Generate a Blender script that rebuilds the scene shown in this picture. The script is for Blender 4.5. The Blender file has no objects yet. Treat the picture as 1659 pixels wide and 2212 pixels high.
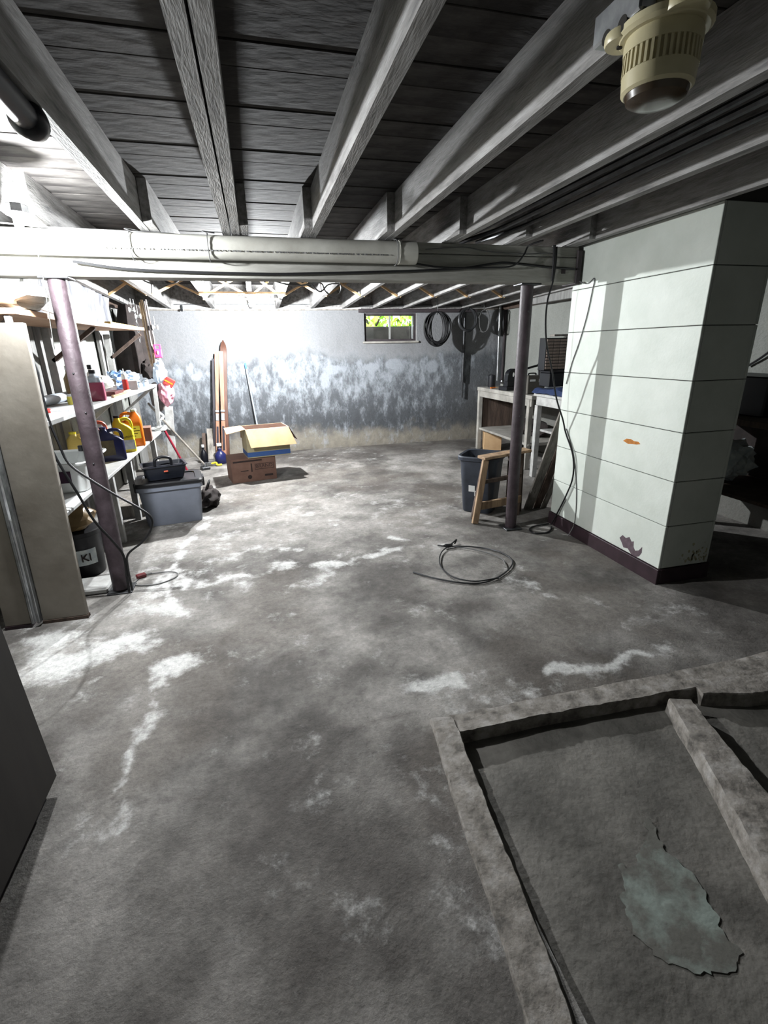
import bpy, bmesh, math, random
import numpy as np
from mathutils import Matrix, Vector, Euler

random.seed(7)
scene = bpy.context.scene
COL = scene.collection

# ------------------------------------------------------------------ camera
cam_data = bpy.data.cameras.new('camera')
cam_data.sensor_fit = 'HORIZONTAL'
cam_data.sensor_width = 36.0
cam_data.lens = 36.0 * 1040.94 / 1659.0
cam_data.clip_start = 0.02
cam_data.clip_end = 100
cam = bpy.data.objects.new('camera', cam_data)
COL.objects.link(cam)
PITCH, YAW, ROLL = math.radians(18.79), math.radians(13.99), math.radians(1.14)
_f = Vector((math.sin(YAW) * math.cos(PITCH), math.cos(YAW) * math.cos(PITCH), -math.sin(PITCH)))
_r = Vector((math.cos(YAW), -math.sin(YAW), 0))
_d = _f.cross(_r)
_r2 = _r * math.cos(ROLL) + _d * math.sin(ROLL)
_d2 = -_r * math.sin(ROLL) + _d * math.cos(ROLL)
_m = Matrix((_r2, -_d2, -_f)).transposed().to_4x4()
_m.translation = (0, 0, 1.5)
cam.matrix_world = _m
scene.camera = cam

# ------------------------------------------------------------------ daylight outside, exposure
world = bpy.data.worlds.new('world')
scene.world = world
world.use_nodes = True
_bg = world.node_tree.nodes['Background']
_bg.inputs[0].default_value = (0.80, 0.90, 1.0, 1)
_bg.inputs[1].default_value = 5.0
scene.view_settings.view_transform = 'Standard'
scene.view_settings.look = 'None'
scene.view_settings.gamma = 1.0
scene.view_settings.use_curve_mapping = False
scene.view_settings.exposure = 1.8
BULB = 3300.0      # radiance of the two bare bulbs, the only lamps in the cellar
BULB_TINT = (0.95, 0.98, 1.0)

# ------------------------------------------------------------------ materials
MATS = {}
def new_mat(name):
    m = bpy.data.materials.new(name); m.use_nodes = True
    nt = m.node_tree; b = nt.nodes['Principled BSDF']
    MATS[name] = m
    return m, nt, b
def rgb(h):
    if isinstance(h, str):
        v = [int(h[i:i + 2], 16) / 255 for i in (0, 2, 4)]
        return tuple(x / 12.92 if x <= .04045 else ((x + .055) / 1.055) ** 2.4 for x in v) + (1,)
    return tuple(h) + (1,)
def M(name, c1, c2=None, scale=6.0, rough=.75, metal=0.0, bump=0.0, stretch=(1, 1, 1), lo=.35, hi=.65, c3=None, bscale=None, spec=.4, trans=0, alpha=None):
    m, nt, b = new_mat(name)
    b.inputs['Roughness'].default_value = rough
    b.inputs['Metallic'].default_value = metal
    b.inputs['Specular IOR Level'].default_value = spec
    b.inputs['Base Color'].default_value = rgb(c1)
    if trans: b.inputs['Transmission Weight'].default_value = trans
    if alpha is not None: b.inputs['Alpha'].default_value = alpha
    N, K = nt.nodes, nt.links
    if c2 or bump:
        tc = N.new('ShaderNodeTexCoord'); mp = N.new('ShaderNodeMapping')
        mp.inputs['Scale'].default_value = stretch
        K.new(tc.outputs['Object'], mp.inputs['Vector'])
    if c2:
        n = N.new('ShaderNodeTexNoise'); n.inputs['Scale'].default_value = scale; n.inputs['Detail'].default_value = 7; n.inputs['Roughness'].default_value = .62
        K.new(mp.outputs[0], n.inputs['Vector'])
        r = N.new('ShaderNodeValToRGB')
        r.color_ramp.elements[0].position = lo; r.color_ramp.elements[1].position = hi
        r.color_ramp.elements[0].color = rgb(c1); r.color_ramp.elements[1].color = rgb(c2)
        if c3:
            e = r.color_ramp.elements.new((lo + hi) / 2); e.color = rgb(c3)
        K.new(n.outputs['Fac'], r.inputs['Fac']); K.new(r.outputs['Color'], b.inputs['Base Color'])
    if bump:
        n2 = N.new('ShaderNodeTexNoise'); n2.inputs['Scale'].default_value = bscale or scale * 4; n2.inputs['Detail'].default_value = 6
        K.new(mp.outputs[0], n2.inputs['Vector'])
        bp = N.new('ShaderNodeBump'); bp.inputs['Strength'].default_value = bump; bp.inputs['Distance'].default_value = .01
        K.new(n2.outputs['Fac'], bp.inputs['Height']); K.new(bp.outputs['Normal'], b.inputs['Normal'])
    return m
def attr_mat(name, rough, scale, amt, bump, bscale, white='d2d2d0', wscale=11, stretch=(1, 1, 1), lo=.60, hi=.80, top=.92, nw_amt=.9):
    """base colour from the mesh's stain map, broken up with fine grain"""
    m, nt, b = new_mat(name); N, K = nt.nodes, nt.links
    a = N.new('ShaderNodeAttribute'); a.attribute_name = 'stain'
    tc = N.new('ShaderNodeTexCoord')
    n = N.new('ShaderNodeTexNoise'); n.inputs['Scale'].default_value = scale; n.inputs['Detail'].default_value = 10; n.inputs['Roughness'].default_value = .82
    K.new(tc.outputs['Object'], n.inputs['Vector'])
    mr = N.new('ShaderNodeMapRange'); mr.inputs[1].default_value = .3; mr.inputs[2].default_value = .7; mr.inputs[3].default_value = 1 - amt; mr.inputs[4].default_value = 1 + amt
    K.new(n.outputs['Fac'], mr.inputs[0])
    mx = N.new('ShaderNodeMix'); mx.data_type = 'RGBA'; mx.blend_type = 'MULTIPLY'; mx.inputs[0].default_value = 1
    # mineral bloom: soft field from the mesh, broken into crisp crusts by noise
    e = N.new('ShaderNodeAttribute'); e.attribute_name = 'bloom'
    mp = N.new('ShaderNodeMapping'); mp.inputs['Scale'].default_value = stretch
    K.new(tc.outputs['Object'], mp.inputs['Vector'])
    nw = N.new('ShaderNodeTexNoise'); nw.inputs['Scale'].default_value = wscale; nw.inputs['Detail'].default_value = 12; nw.inputs['Roughness'].default_value = .74
    K.new(mp.outputs[0], nw.inputs['Vector'])
    ad = N.new('ShaderNodeMath'); ad.operation = 'MULTIPLY_ADD'; ad.inputs[1].default_value = nw_amt
    K.new(nw.outputs['Fac'], ad.inputs[0])
    sc = N.new('ShaderNodeMath'); sc.operation = 'MULTIPLY'; sc.inputs[1].default_value = .42
    K.new(e.outputs['Fac'], sc.inputs[0]); K.new(sc.outputs[0], ad.inputs[2])
    m2 = N.new('ShaderNodeMapRange'); m2.interpolation_type = 'SMOOTHSTEP'; m2.inputs[1].default_value = lo; m2.inputs[2].default_value = hi; m2.inputs[3].default_value = 0; m2.inputs[4].default_value = top
    K.new(ad.outputs[0], m2.inputs[0])
    wm = N.new('ShaderNodeMix'); wm.data_type = 'RGBA'; wm.inputs[7].default_value = rgb(white)
    K.new(m2.outputs[0], wm.inputs[0]); K.new(a.outputs['Color'], wm.inputs[6])
    K.new(wm.outputs[2], mx.inputs[6]); K.new(mr.outputs[0], mx.inputs[7]); K.new(mx.outputs[2], b.inputs['Base Color'])
    n2 = N.new('ShaderNodeTexNoise'); n2.inputs['Scale'].default_value = bscale; n2.inputs['Detail'].default_value = 8; n2.inputs['Roughness'].default_value = .65
    K.new(tc.outputs['Object'], n2.inputs['Vector'])
    bp = N.new('ShaderNodeBump'); bp.inputs['Strength'].default_value = bump; bp.inputs['Distance'].default_value = .02
    K.new(n2.outputs['Fac'], bp.inputs['Height']); K.new(bp.outputs['Normal'], b.inputs['Normal'])
    b.inputs['Roughness'].default_value = rough; b.inputs['Specular IOR Level'].default_value = .3
    return m
def emit_mat(name, col, strength):
    m, nt, b = new_mat(name)
    b.inputs['Base Color'].default_value = rgb(col)
    b.inputs['Emission Color'].default_value = rgb(col)
    b.inputs['Emission Strength'].default_value = strength
    return m

attr_mat('floor_concrete', .82, 30, .42, .35, 70, white='bfbfbd', wscale=6, lo=.78, hi=1.16, top=.82, nw_amt=1.35)
attr_mat('wall_concrete', .88, 45, .16, .5, 30, white='8b9096', wscale=8, stretch=(1, 1, .5), lo=.56, hi=.80)
M('kerb_concrete', '8d8a86', '4a4743', 16, .9, bump=.45, bscale=55, c3='75706a', lo=.32, hi=.68)
M('pit_concrete', '6a6762', '45433f', 4, .85, bump=.5, bscale=40)
M('mint_paint', '737c76', '55544f', 9, .8, bump=.35, lo=.38, hi=.58)
M('joist_paint', '9b9a99', '464547', 5, .8, bump=.35, stretch=(6, .8, 6), bscale=30, c3='807e7c', lo=.3, hi=.75)
M('plank_wood', '191614', '55524f', 2.6, .9, bump=.4, stretch=(1, 2, 1), lo=.44, hi=.80)
M('dark_void', '0c0b0b', rough=1)
M('beam_paint', '9c9b95', '77756f', 5, .75, bump=.3, stretch=(.6, 4, 4), bscale=26, lo=.3, hi=.75)
M('pvc', 'b3b2ab', '98968e', 5, .45, lo=.35, hi=.75)
M('post_paint', '40363b', '2b2226', 9, .55, bump=.25, bscale=50, c3='352c30')
M('white_paint', 'b4b5b4', '989998', 4, .6, bump=.15)
M('white_dirty', 'a9a9a7', '777673', 7, .75, bump=.3, lo=.35, hi=.75)
M('grey_board', '8a8a88', '6c6b69', 5, .8, bump=.3, stretch=(4, 4, .7))
M('chimney_panel', 'bec3bc', 'b1b7af', 3.5, .62, bump=.08, bscale=60)
M('chimney_core', '3a3836', rough=.95)
M('brown_base', '33232a', '22171b', 10, .5)
M('rust_chip', '5b4e54', '47393f', 30, .8)
M('orange_scrape', 'b0702e', '8b5a2a', 30, .9)
M('mould', 'a9a58c', '8d8a70', 18, .9)
M('panel_beige', '857f76', '6c655b', 3.2, .7, bump=.15, lo=.3, hi=.7)
M('metal', 'a9abac', '7e8082', 12, .35, metal=.9)
M('steel_dark', '4b4c4e', '333436', 12, .45, metal=.7)
M('black_rubber', '141416', rough=.55)
M('black_plastic', '17181c', '101014', 8, .4)
M('black_gloss', '0b0c12', rough=.4, spec=.2)
M('navy_dark', '20242f', '171a22', 6, .45)
M('bin_plastic', '3a3f49', '2c3038', 6, .5)
M('tote_grey', '777c88', '6b707b', 4, .5)
M('plywood', 'a58468', '8a684e', 4, .7, stretch=(3, .5, 3))
M('yellow_wood', 'd9bd6a', 'c2a14f', 5, .6)
M('wood', 'a58b6e', '6c5744', 4, .75, stretch=(4, 4, .6), bump=.2)
M('wood_grey', '8c8780', '5d5852', 5, .85, stretch=(4, 4, .6), bump=.4)
M('wood_dark', '57483f', '3a2f29', 5, .8, stretch=(4, 4, .6), bump=.3)
M('wood_tan', 'c2a57e', 'a3835c', 5, .75)
M('bench_wood', '9c9992', '6e6b66', 5, .85, bump=.4, lo=.3, hi=.7)
M('cardboard', 'b39672', 'a38461', 5, .85)
M('cardboard_brown', '745a4e', '644a40', 6, .85)
M('cardboard_side', 'a39b7c', '8f876b', 5, .8)
M('carton_blue', '37588f', '2f4c82', 8, .7)
M('ink', '2c211f', rough=.8)
M('ski_brown', '5a3c30', '452d24', 6, .35, stretch=(5, 5, .5))
M('ski_wood', '99705a', '7d5743', 5, .4, stretch=(5, 5, .5))
M('ski_black', '26222a', rough=.4)
M('blue_plastic', '4a78c4', rough=.4)
M('galv', 'b3bcc6', '98a2ad', 10, .35, metal=.6)
M('red_plastic', 'b5302c', '9a2522', 6, .4)
M('salmon', 'cf6a52', 'bd5742', 6, .4)
M('maroon', '5a1f22', '48181b', 6, .4)
M('navy_plastic', '1c2050', '151839', 6, .3)
M('yellow_plastic', 'e6d534', 'd4c02b', 6, .35)
M('orange_plastic', 'd8721c', 'c26214', 6, .35)
M('label_yellow', 'e8dd6a', 'd6ca58', 12, .6)
M('label_dark', '4a4638', '332f2a', 25, .6)
M('label_pale', 'cdd2cf', 'a9b3b8', 22, .6)
M('white_plastic', 'dcdedd', 'cfd1d0', 5, .4)
M('purple_label', '3a1c35', '2b1427', 20, .5)
M('pink_liquid', 'a2506a', '8d3f58', 6, .15)
M('pink_film', 'b8707f', 'd3a3ae', 14, .25, bump=.6, bscale=25, alpha=.85)
M('pink', 'df4a78', 'c93a66', 6, .4)
M('clear_plastic', 'cdd7e0', '9fb0c4', 14, .25, alpha=.75, bump=.6, bscale=25)
M('blue_film', '5677a8', '9bb4d2', 16, .3, bump=.8, bscale=30)
M('plastic_sheet', '7f8085', '505156', 4, .35, stretch=(3, 3, 1), bump=.7, bscale=10)
M('white_bag', 'b4b2ab', '96948c', 8, .5, bump=.7, bscale=18)
M('paper_roll', 'c7ced6', 'a9b2bd', 6, .6)
M('paper_blue', '4f84c0', rough=.6)
M('amber', '8a7350', '6e5a3c', 8, .4)
M('tan_rope', 'b39c80', '8d7860', 20, .9)
M('dark_cloth', '2f2826', '1d1817', 8, .9, bump=.6, bscale=20)
M('grey_cloth', '6d6664', '4c4645', 8, .9, bump=.6, bscale=20)
M('red_metal', '8d2436', '74192a', 8, .4)
M('tarp_blue', '2c3858', '232d48', 8, .45, bump=.5, bscale=14)
M('drawer_brown', '85776e', '5f544d', 16, .5)
M('cabinet_grey', '56534d', '48453f', 6, .6)
M('wire_grey', '5a5a5a', rough=.5)
M('cable_white', 'cfcfcc', rough=.5)
M('ivory', 'c9c1a0', 'b5ac8a', 6, .4)
M('lens_dark', '4a3d2c', '35291c', 8, .25)
M('slot_dark', '1b1812', rough=.9)
M('porcelain', 'd9d9d6', rough=.25)
M('glass_pane', 'ffffff', rough=.02, trans=1.0, spec=.5)
M('frame_dark', '3a3436', '292326', 8, .7)
M('leaf', 'a8d040', '7fae2c', 2.5, .6)
M('leaf_light', 'cfe46a', 'a8cf48', 2.5, .6)
M('earth', '4a4640', '36332e', 6, .95, bump=.6)
M('cabinet_wood', '2e2a27', '221e1c', 3, .7, stretch=(3, 3, .6))
emit_mat('bulb_glow', BULB_TINT, BULB)
emit_mat('bulb_glow_rear', BULB_TINT, BULB * 2.9)

# ------------------------------------------------------------------ mesh helpers
class MB:
    def __init__(self): self.bm = bmesh.new()
    def box(self, x0, x1, y0, y1, z0, z1, bev=0, rot=None, seg=1):
        mt = Matrix.Translation(((x0 + x1) / 2, (y0 + y1) / 2, (z0 + z1) / 2))
        if rot: mt = mt @ Euler(rot).to_matrix().to_4x4()
        mt = mt @ Matrix.Diagonal((abs(x1 - x0), abs(y1 - y0), abs(z1 - z0), 1))
        v = bmesh.ops.create_cube(self.bm, size=1, matrix=mt)['verts']
        if bev:
            ed = list({e for q in v for e in q.link_edges})
            bmesh.ops.bevel(self.bm, geom=ed, offset=bev, segments=seg, profile=.5, affect='EDGES')
        return self
    def bar(self, p0, p1, w, h, up=(0, 0, 1), bev=0):
        """box from p0 to p1, width w (sideways) and height h (towards up)"""
        p0, p1 = Vector(p0), Vector(p1); d = (p1 - p0); L = d.length; d.normalize()
        s = d.cross(Vector(up))
        if s.length < 1e-4: s = d.cross(Vector((1, 0, 0)))
        s.normalize(); u = s.cross(d)
        mt = Matrix((s, d, u)).transposed().to_4x4(); mt.translation = (p0 + p1) / 2
        mt = mt @ Matrix.Diagonal((w, L, h, 1))
        v = bmesh.ops.create_cube(self.bm, size=1, matrix=mt)['verts']
        if bev:
            ed = list({e for q in v for e in q.link_edges})
            bmesh.ops.bevel(self.bm, geom=ed, offset=bev, segments=1, profile=.5, affect='EDGES')
        return self
    def tube(self, pts, r, n=8, smooth=0, closed=False, cap=True, r1=None):
        pts = [Vector(p) for p in pts]
        if smooth: pts = catmull(pts, smooth, closed)
        k = len(pts); rings = []; prev = None
        for i, p in enumerate(pts):
            a = pts[(i - 1) % k] if (closed or i) else p
            b = pts[(i + 1) % k] if (closed or i < k - 1) else p
            t = (b - a)
            if t.length < 1e-9: t = Vector((0, 0, 1))
            t.normalize()
            if prev is None:
                s = t.cross(Vector((0, 0, 1)))
                if s.length < .05: s = t.cross(Vector((1, 0, 0)))
            else:
                s = prev - t * prev.dot(t)
            s.normalize(); prev = s; u = t.cross(s)
            rr = r if r1 is None else r + (r1 - r) * i / (k - 1)
            rings.append([self.bm.verts.new(p + (s * math.cos(2 * math.pi * j / n) + u * math.sin(2 * math.pi * j / n)) * rr) for j in range(n)])
        for i in range(k if closed else k - 1):
            A, B = rings[i], rings[(i + 1) % k]
            for j in range(n): self.bm.faces.new((A[j], A[(j + 1) % n], B[(j + 1) % n], B[j]))
        if cap and not closed:
            self.bm.faces.new(list(reversed(rings[0]))); self.bm.faces.new(rings[-1])
        return self
    def lathe(self, prof, o=(0, 0, 0), n=20, axis='z', sx=1, sy=1):
        o = Vector(o); rings = []
        for r, z in prof:
            ring = []
            for j in range(n):
                a = 2 * math.pi * j / n; x, y = r * math.cos(a) * sx, r * math.sin(a) * sy
                v = Vector((x, y, z)) if axis == 'z' else (Vector((z, x, y)) if axis == 'x' else Vector((x, -z, y)))
                ring.append(self.bm.verts.new(o + v))
            rings.append(ring)
        for A, B in zip(rings, rings[1:]):
            for j in range(n): self.bm.faces.new((A[j], A[(j + 1) % n], B[(j + 1) % n], B[j]))
        self.bm.faces.new(list(reversed(rings[0]))); self.bm.faces.new(rings[-1])
        return self
    def prism(self, poly, o, u, v, w):
        """polygon (a,b) in the plane o + a*u + b*v, thickened by the vector w"""
        o, u, v, w = map(Vector, (o, u, v, w))
        A = [self.bm.verts.new(o + u * a + v * b) for a, b in poly]
        B = [self.bm.verts.new(o + u * a + v * b + w) for a, b in poly]
        n = len(poly)
        self.bm.faces.new(A); self.bm.faces.new(list(reversed(B)))
        for i in range(n): self.bm.faces.new((A[i], B[i], B[(i + 1) % n], A[(i + 1) % n]))
        return self
    def frustum(self, lo, hi, z0, z1, cap_top=True):
        """lo/hi: (x0,x1,y0,y1)"""
        def ring(q, z): return [self.bm.verts.new(p) for p in ((q[0], q[2], z), (q[1], q[2], z), (q[1], q[3], z), (q[0], q[3], z))]
        A, B = ring(lo, z0), ring(hi, z1)
        for i in range(4): self.bm.faces.new((A[i], A[(i + 1) % 4], B[(i + 1) % 4], B[i]))
        self.bm.faces.new(list(reversed(A)))
        if cap_top: self.bm.faces.new(B)
        return self
    def loft(self, rings, caps=True, closed=True):
        R = [[self.bm.verts.new(p) for p in ring] for ring in rings]; n = len(R[0])
        for A, B in zip(R, R[1:]):
            for j in range(n if closed else n - 1): self.bm.faces.new((A[j], A[(j + 1) % n], B[(j + 1) % n], B[j]))
        if caps:
            self.bm.faces.new(list(reversed(R[0]))); self.bm.faces.new(R[-1])
        return self
    def blob(self, c, r, sub=3, amp=.2, freq=3, seed=0, flat=None):
        v = bmesh.ops.create_icosphere(self.bm, subdivisions=sub, radius=1)['verts']
        rx, ry, rz = r
        for q in v:
            d = q.co.copy(); k = 1 + amp * (vn3(d * freq + Vector((seed, seed * 2.3, seed * .7))) * 2 - 1)
            q.co = Vector((c[0] + d.x * rx * k, c[1] + d.y * ry * k, c[2] + d.z * rz * k))
            if flat is not None and q.co.z < flat: q.co.z = flat
        return self
    def crumple(self, amp, freq, seed=0):
        for q in self.bm.verts:
            p = q.co * freq
            q.co += Vector((vn3(p + Vector((seed, 0, 0))) - .5, vn3(p + Vector((0, seed + 9, 0))) - .5, vn3(p + Vector((0, 0, seed + 17))) - .5)) * 2 * amp
        return self
    def data(self, name, angle=35):
        bmesh.ops.recalc_face_normals(self.bm, faces=self.bm.faces[:])
        me = bpy.data.meshes.new(name); self.bm.to_mesh(me); self.bm.free()
        me.shade_smooth(); me.set_sharp_from_angle(angle=math.radians(angle))
        return me
    def build(self, name, mat, parent=None, angle=35):
        return link(name, self.data(name, angle), mat, parent)

def vn3(p):
    """value noise in 0..1"""
    x, y, z = p; xi, yi, zi = math.floor(x), math.floor(y), math.floor(z); fx, fy, fz = x - xi, y - yi, z - zi
    def h(i, j, k):
        s = math.sin(i * 127.1 + j * 311.7 + k * 74.7) * 43758.5453
        return s - math.floor(s)
    def sm(t): return t * t * (3 - 2 * t)
    fx, fy, fz = sm(fx), sm(fy), sm(fz)
    def L(a, b, t): return a + (b - a) * t
    return L(L(L(h(xi, yi, zi), h(xi + 1, yi, zi), fx), L(h(xi, yi + 1, zi), h(xi + 1, yi + 1, zi), fx), fy),
             L(L(h(xi, yi, zi + 1), h(xi + 1, yi, zi + 1), fx), L(h(xi, yi + 1, zi + 1), h(xi + 1, yi + 1, zi + 1), fx), fy), fz)
def catmull(P, k, closed=False):
    n = len(P); out = []
    for i in range(n if closed else n - 1):
        p1, p2 = P[i], P[(i + 1) % n]
        p0 = P[i - 1] if (i or closed) else p1 * 2 - p2
        p3 = P[(i + 2) % n] if (closed or i + 2 < n) else p2 * 2 - p1
        for s in range(k):
            t = s / k
            out.append(.5 * ((2 * p1) + (p2 - p0) * t + (2 * p0 - 5 * p1 + 4 * p2 - p3) * t * t + (3 * p1 - p0 - 3 * p2 + p3) * t ** 3))
    if not closed: out.append(P[-1])
    return out
def link(name, me, mat, parent=None):
    o = bpy.data.objects.new(name, me); COL.objects.link(o)
    if mat and not me.materials: me.materials.append(MATS[mat])
    if parent: o.parent = parent
    return o
def tag(o, label, cat, group=None):
    o['label'] = label; o['category'] = cat
    if group: o['group'] = group
    return o
def thing(name, label, cat, loc=(0, 0, 0), rz=0, group=None):
    o = bpy.data.objects.new(name, None); COL.objects.link(o)
    o.empty_display_size = .05
    o.location = loc; o.rotation_euler = (0, 0, rz)
    return tag(o, label, cat, group)
def struct(o): o['kind'] = 'structure'; return o
def copy_tree(o, parent=None):
    c = o.copy(); COL.objects.link(c); c.parent = parent
    for ch in list(o.children): copy_tree(ch, c)
    return c
def text(name, body, size, mat, parent, mtx, extrude=.0004, align='CENTER'):
    cu = bpy.data.curves.new('t', 'FONT'); cu.body = body; cu.size = size; cu.extrude = extrude; cu.align_x = align; cu.align_y = 'CENTER'
    t = bpy.data.objects.new('t', cu); COL.objects.link(t)
    bpy.context.view_layer.update()
    me = bpy.data.meshes.new_from_object(t.evaluated_get(bpy.context.evaluated_depsgraph_get()))
    bpy.data.objects.remove(t); bpy.data.curves.remove(cu)
    me.transform(mtx); me.materials.clear()
    return link(name, me, mat, parent)
def face_mtx(o, right, up):
    """text frame at o: glyphs run along right, upright along up"""
    r, u = Vector(right).normalized(), Vector(up).normalized(); n = r.cross(u)
    m = Matrix((r, u, n)).transposed().to_4x4(); m.translation = Vector(o)
    return m

# numpy fractal noise on arrays, for the stain maps
def npn(x, y, seed=0):
    xi, yi = np.floor(x), np.floor(y); fx, fy = x - xi, y - yi
    fx, fy = fx * fx * (3 - 2 * fx), fy * fy * (3 - 2 * fy)
    def h(i, j):
        s = np.sin(i * 127.1 + j * 311.7 + seed * 74.7) * 43758.5453
        return s - np.floor(s)
    return (h(xi, yi) * (1 - fx) + h(xi + 1, yi) * fx) * (1 - fy) + (h(xi, yi + 1) * (1 - fx) + h(xi + 1, yi + 1) * fx) * fy
def fbm(x, y, f, oct=5, seed=0, gain=.55):
    a, t, s = 1.0, 0.0, 0.0
    for k in range(oct):
        t = t + a * npn(x * f, y * f, seed + k * 3.1); s += a; a *= gain; f *= 2.03
    return t / s
def sstep(a, b, x):
    t = np.clip((x - a) / (b - a), 0, 1); return t * t * (3 - 2 * t)
def seg_dist(X, Y, pts):
    d = np.full(X.shape, 9.0)
    for (ax, ay), (bx, by) in zip(pts, pts[1:]):
        vx, vy = bx - ax, by - ay; L = vx * vx + vy * vy + 1e-9
        t = np.clip(((X - ax) * vx + (Y - ay) * vy) / L, 0, 1)
        d = np.minimum(d, np.hypot(X - ax - t * vx, Y - ay - t * vy))
    return d
def lin(h): return np.array(rgb(h)[:3])
def grid_mesh(name, xs, ys, pos, keep, colour, bloom=None):
    """regular grid; pos(X,Y)->three arrays, keep(Xc,Yc)->bool, colour(X,Y)->(...,3)"""
    X, Y = np.meshgrid(xs, ys, indexing='ij'); n, m = X.shape
    P = np.stack(pos(X, Y), -1).reshape(-1, 3)
    I = np.arange(n * m).reshape(n, m)
    F = np.stack([I[:-1, :-1], I[1:, :-1], I[1:, 1:], I[:-1, 1:]], -1).reshape(-1, 4)
    xc = (X[:-1, :-1] + X[1:, 1:]) / 2; yc = (Y[:-1, :-1] + Y[1:, 1:]) / 2
    F = F[keep(xc, yc).reshape(-1)]
    me = bpy.data.meshes.new(name); me.from_pydata(P.tolist(), [], F.tolist())
    ca = me.color_attributes.new('stain', 'FLOAT_COLOR', 'POINT')
    c = np.ones((n * m, 4), np.float32); c[:, :3] = np.clip(colour(X, Y).reshape(-1, 3), 0, 1)
    ca.data.foreach_set('color', c.reshape(-1))
    fa = me.attributes.new('bloom', 'FLOAT', 'POINT')
    fa.data.foreach_set('value', (bloom(X, Y) if bloom else np.zeros_like(X)).astype(np.float32).reshape(-1))
    me.shade_smooth(); me.update()
    return me

# ------------------------------------------------------------------ the shell
XL, XR, YF, YB = -1.68, 3.98, -1.7, 7.65       # left, right, front (behind the viewer), back wall
ZC = 2.37                                       # underside of the ceiling planks
ZJ = 2.165                                      # underside of the joists
ZW = 2.04                                       # top of the concrete walls

# floor: old slab with white efflorescence along its cracks, brown damp marks
WHITE = [
    ([(-.58, 4.6), (-.65, 4.12), (-.69, 3.73), (-.76, 3.4), (-.66, 2.97), (-.56, 2.7), (-.5, 2.29)], .05, .9),
    ([(-.5, 2.29), (-.6, 2.06), (-.58, 1.64), (-.56, 1.45)], .035, .55), ([(-.58, 1.5), (-.68, 1.3)], .03, .4), ([(-.72, 3.5), (-.95, 2.95), (-.7, 2.85)], .05, .6), ([(-.45, 3.55), (-.2, 3.75), (.3, 3.6)], .08, .4),
    ([(-.76, 3.4), (-.5, 3.2), (-.1, 3.2), (.3, 3.3), (.5, 3.2), (.9, 3.35), (1.3, 3.35)], .06, .7),
    ([(-1.25, 2.7), (-1.1, 2.45), (-.85, 2.5), (-.62, 2.35)], .14, .75),
    ([(-.55, 2.45), (-.42, 2.3)], .11, .8),
    ([(-.2, 3.05), (-.05, 2.9), (.2, 2.95), (.38, 3.1), (.3, 3.25), (.05, 3.25)], .05, .55),
    ([(.6, 1.72), (.85, 1.73)], .055, 1.0),
    ([(1.15, 1.72), (1.3, 1.76), (1.5, 1.7), (1.85, 1.66)], .035, .85),
    ([(.36, 1.5), (.42, 1.35)], .07, .7),
    ([(.1, 1.6), (.2, 1.3)], .09, .45),
    ([(-.12, 1.0), (0, .9), (.1, .85)], .07, .28),
    ([(1.45, 2.75), (1.75, 2.3), (2.3, 1.95)], .07, .35),
    ([(.8, 4.9), (1.5, 4.3)], .3, .25), ([(-.2, 4.6), (.9, 4.1)], .35, .3),
    ([(1.9, 1.95), (2.35, 1.9)], .05, .4),
    ([(-.95, 3.05), (-.7, 3.15)], .06, .6),
    ([(.95, 3.62), (1.15, 3.35)], .03, .8),
]
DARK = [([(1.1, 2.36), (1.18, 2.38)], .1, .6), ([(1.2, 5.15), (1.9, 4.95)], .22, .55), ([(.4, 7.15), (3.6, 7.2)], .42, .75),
        ([(1.1, 1.72), (1.5, 1.78)], .09, .45), ([(-.95, 2.1), (-.7, 1.85)], .2, .4), ([(.45, 1.5), (.42, .7)], .06, .5),
        ([(1.35, 3.5), (1.65, 3.4)], .12, .4), ([(-.3, 1.2), (.4, 1.0)], .35, .25), ([(-.8, 1.0), (.2, .6)], .4, .3), ([(2.0, 1.9), (3.2, 1.6)], .4, .35)]
def floor_col(X, Y):
    wx = X + .10 * (fbm(X, Y, 3.0, 4, 5) - .5) * 2; wy = Y + .10 * (fbm(X, Y, 3.0, 4, 9) - .5) * 2
    n1 = fbm(X, Y, 1.1, 5, 1); n2 = fbm(X, Y, 6.0, 5, 2); n3 = fbm(X, Y, 22, 3, 3)
    m1 = sstep(.30, .70, .55 * fbm(X, Y, 1.5, 6, 81) + .45 * fbm(X, Y, 5.0, 6, 82))[..., None]
    base = lin('474441') * (1 - m1) + lin('85827e') * m1
    base = base * (1 + .35 * (n1 - .5) + .5 * (n2 - .5) + .45 * (n3 - .5))[..., None]
    brown = sstep(.50, .66, fbm(X, Y, 1.7, 5, 12))[..., None] * .45
    base = base * (1 - brown) + lin('59534d') * brown
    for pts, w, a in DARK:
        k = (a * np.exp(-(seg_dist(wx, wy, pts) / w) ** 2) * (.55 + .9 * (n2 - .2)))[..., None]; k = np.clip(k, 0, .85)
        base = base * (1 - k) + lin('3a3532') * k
    # cracks
    ck = seg_dist(wx, wy, [(-1.1, 1.95), (-.6, 1.5), (-.1, 1.3), (.25, 1.55), (.5, 1.6)])
    k = (.5 * np.exp(-(ck / .008) ** 2))[..., None]; base = base * (1 - k) + lin('3b3633') * k
    return base
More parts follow.
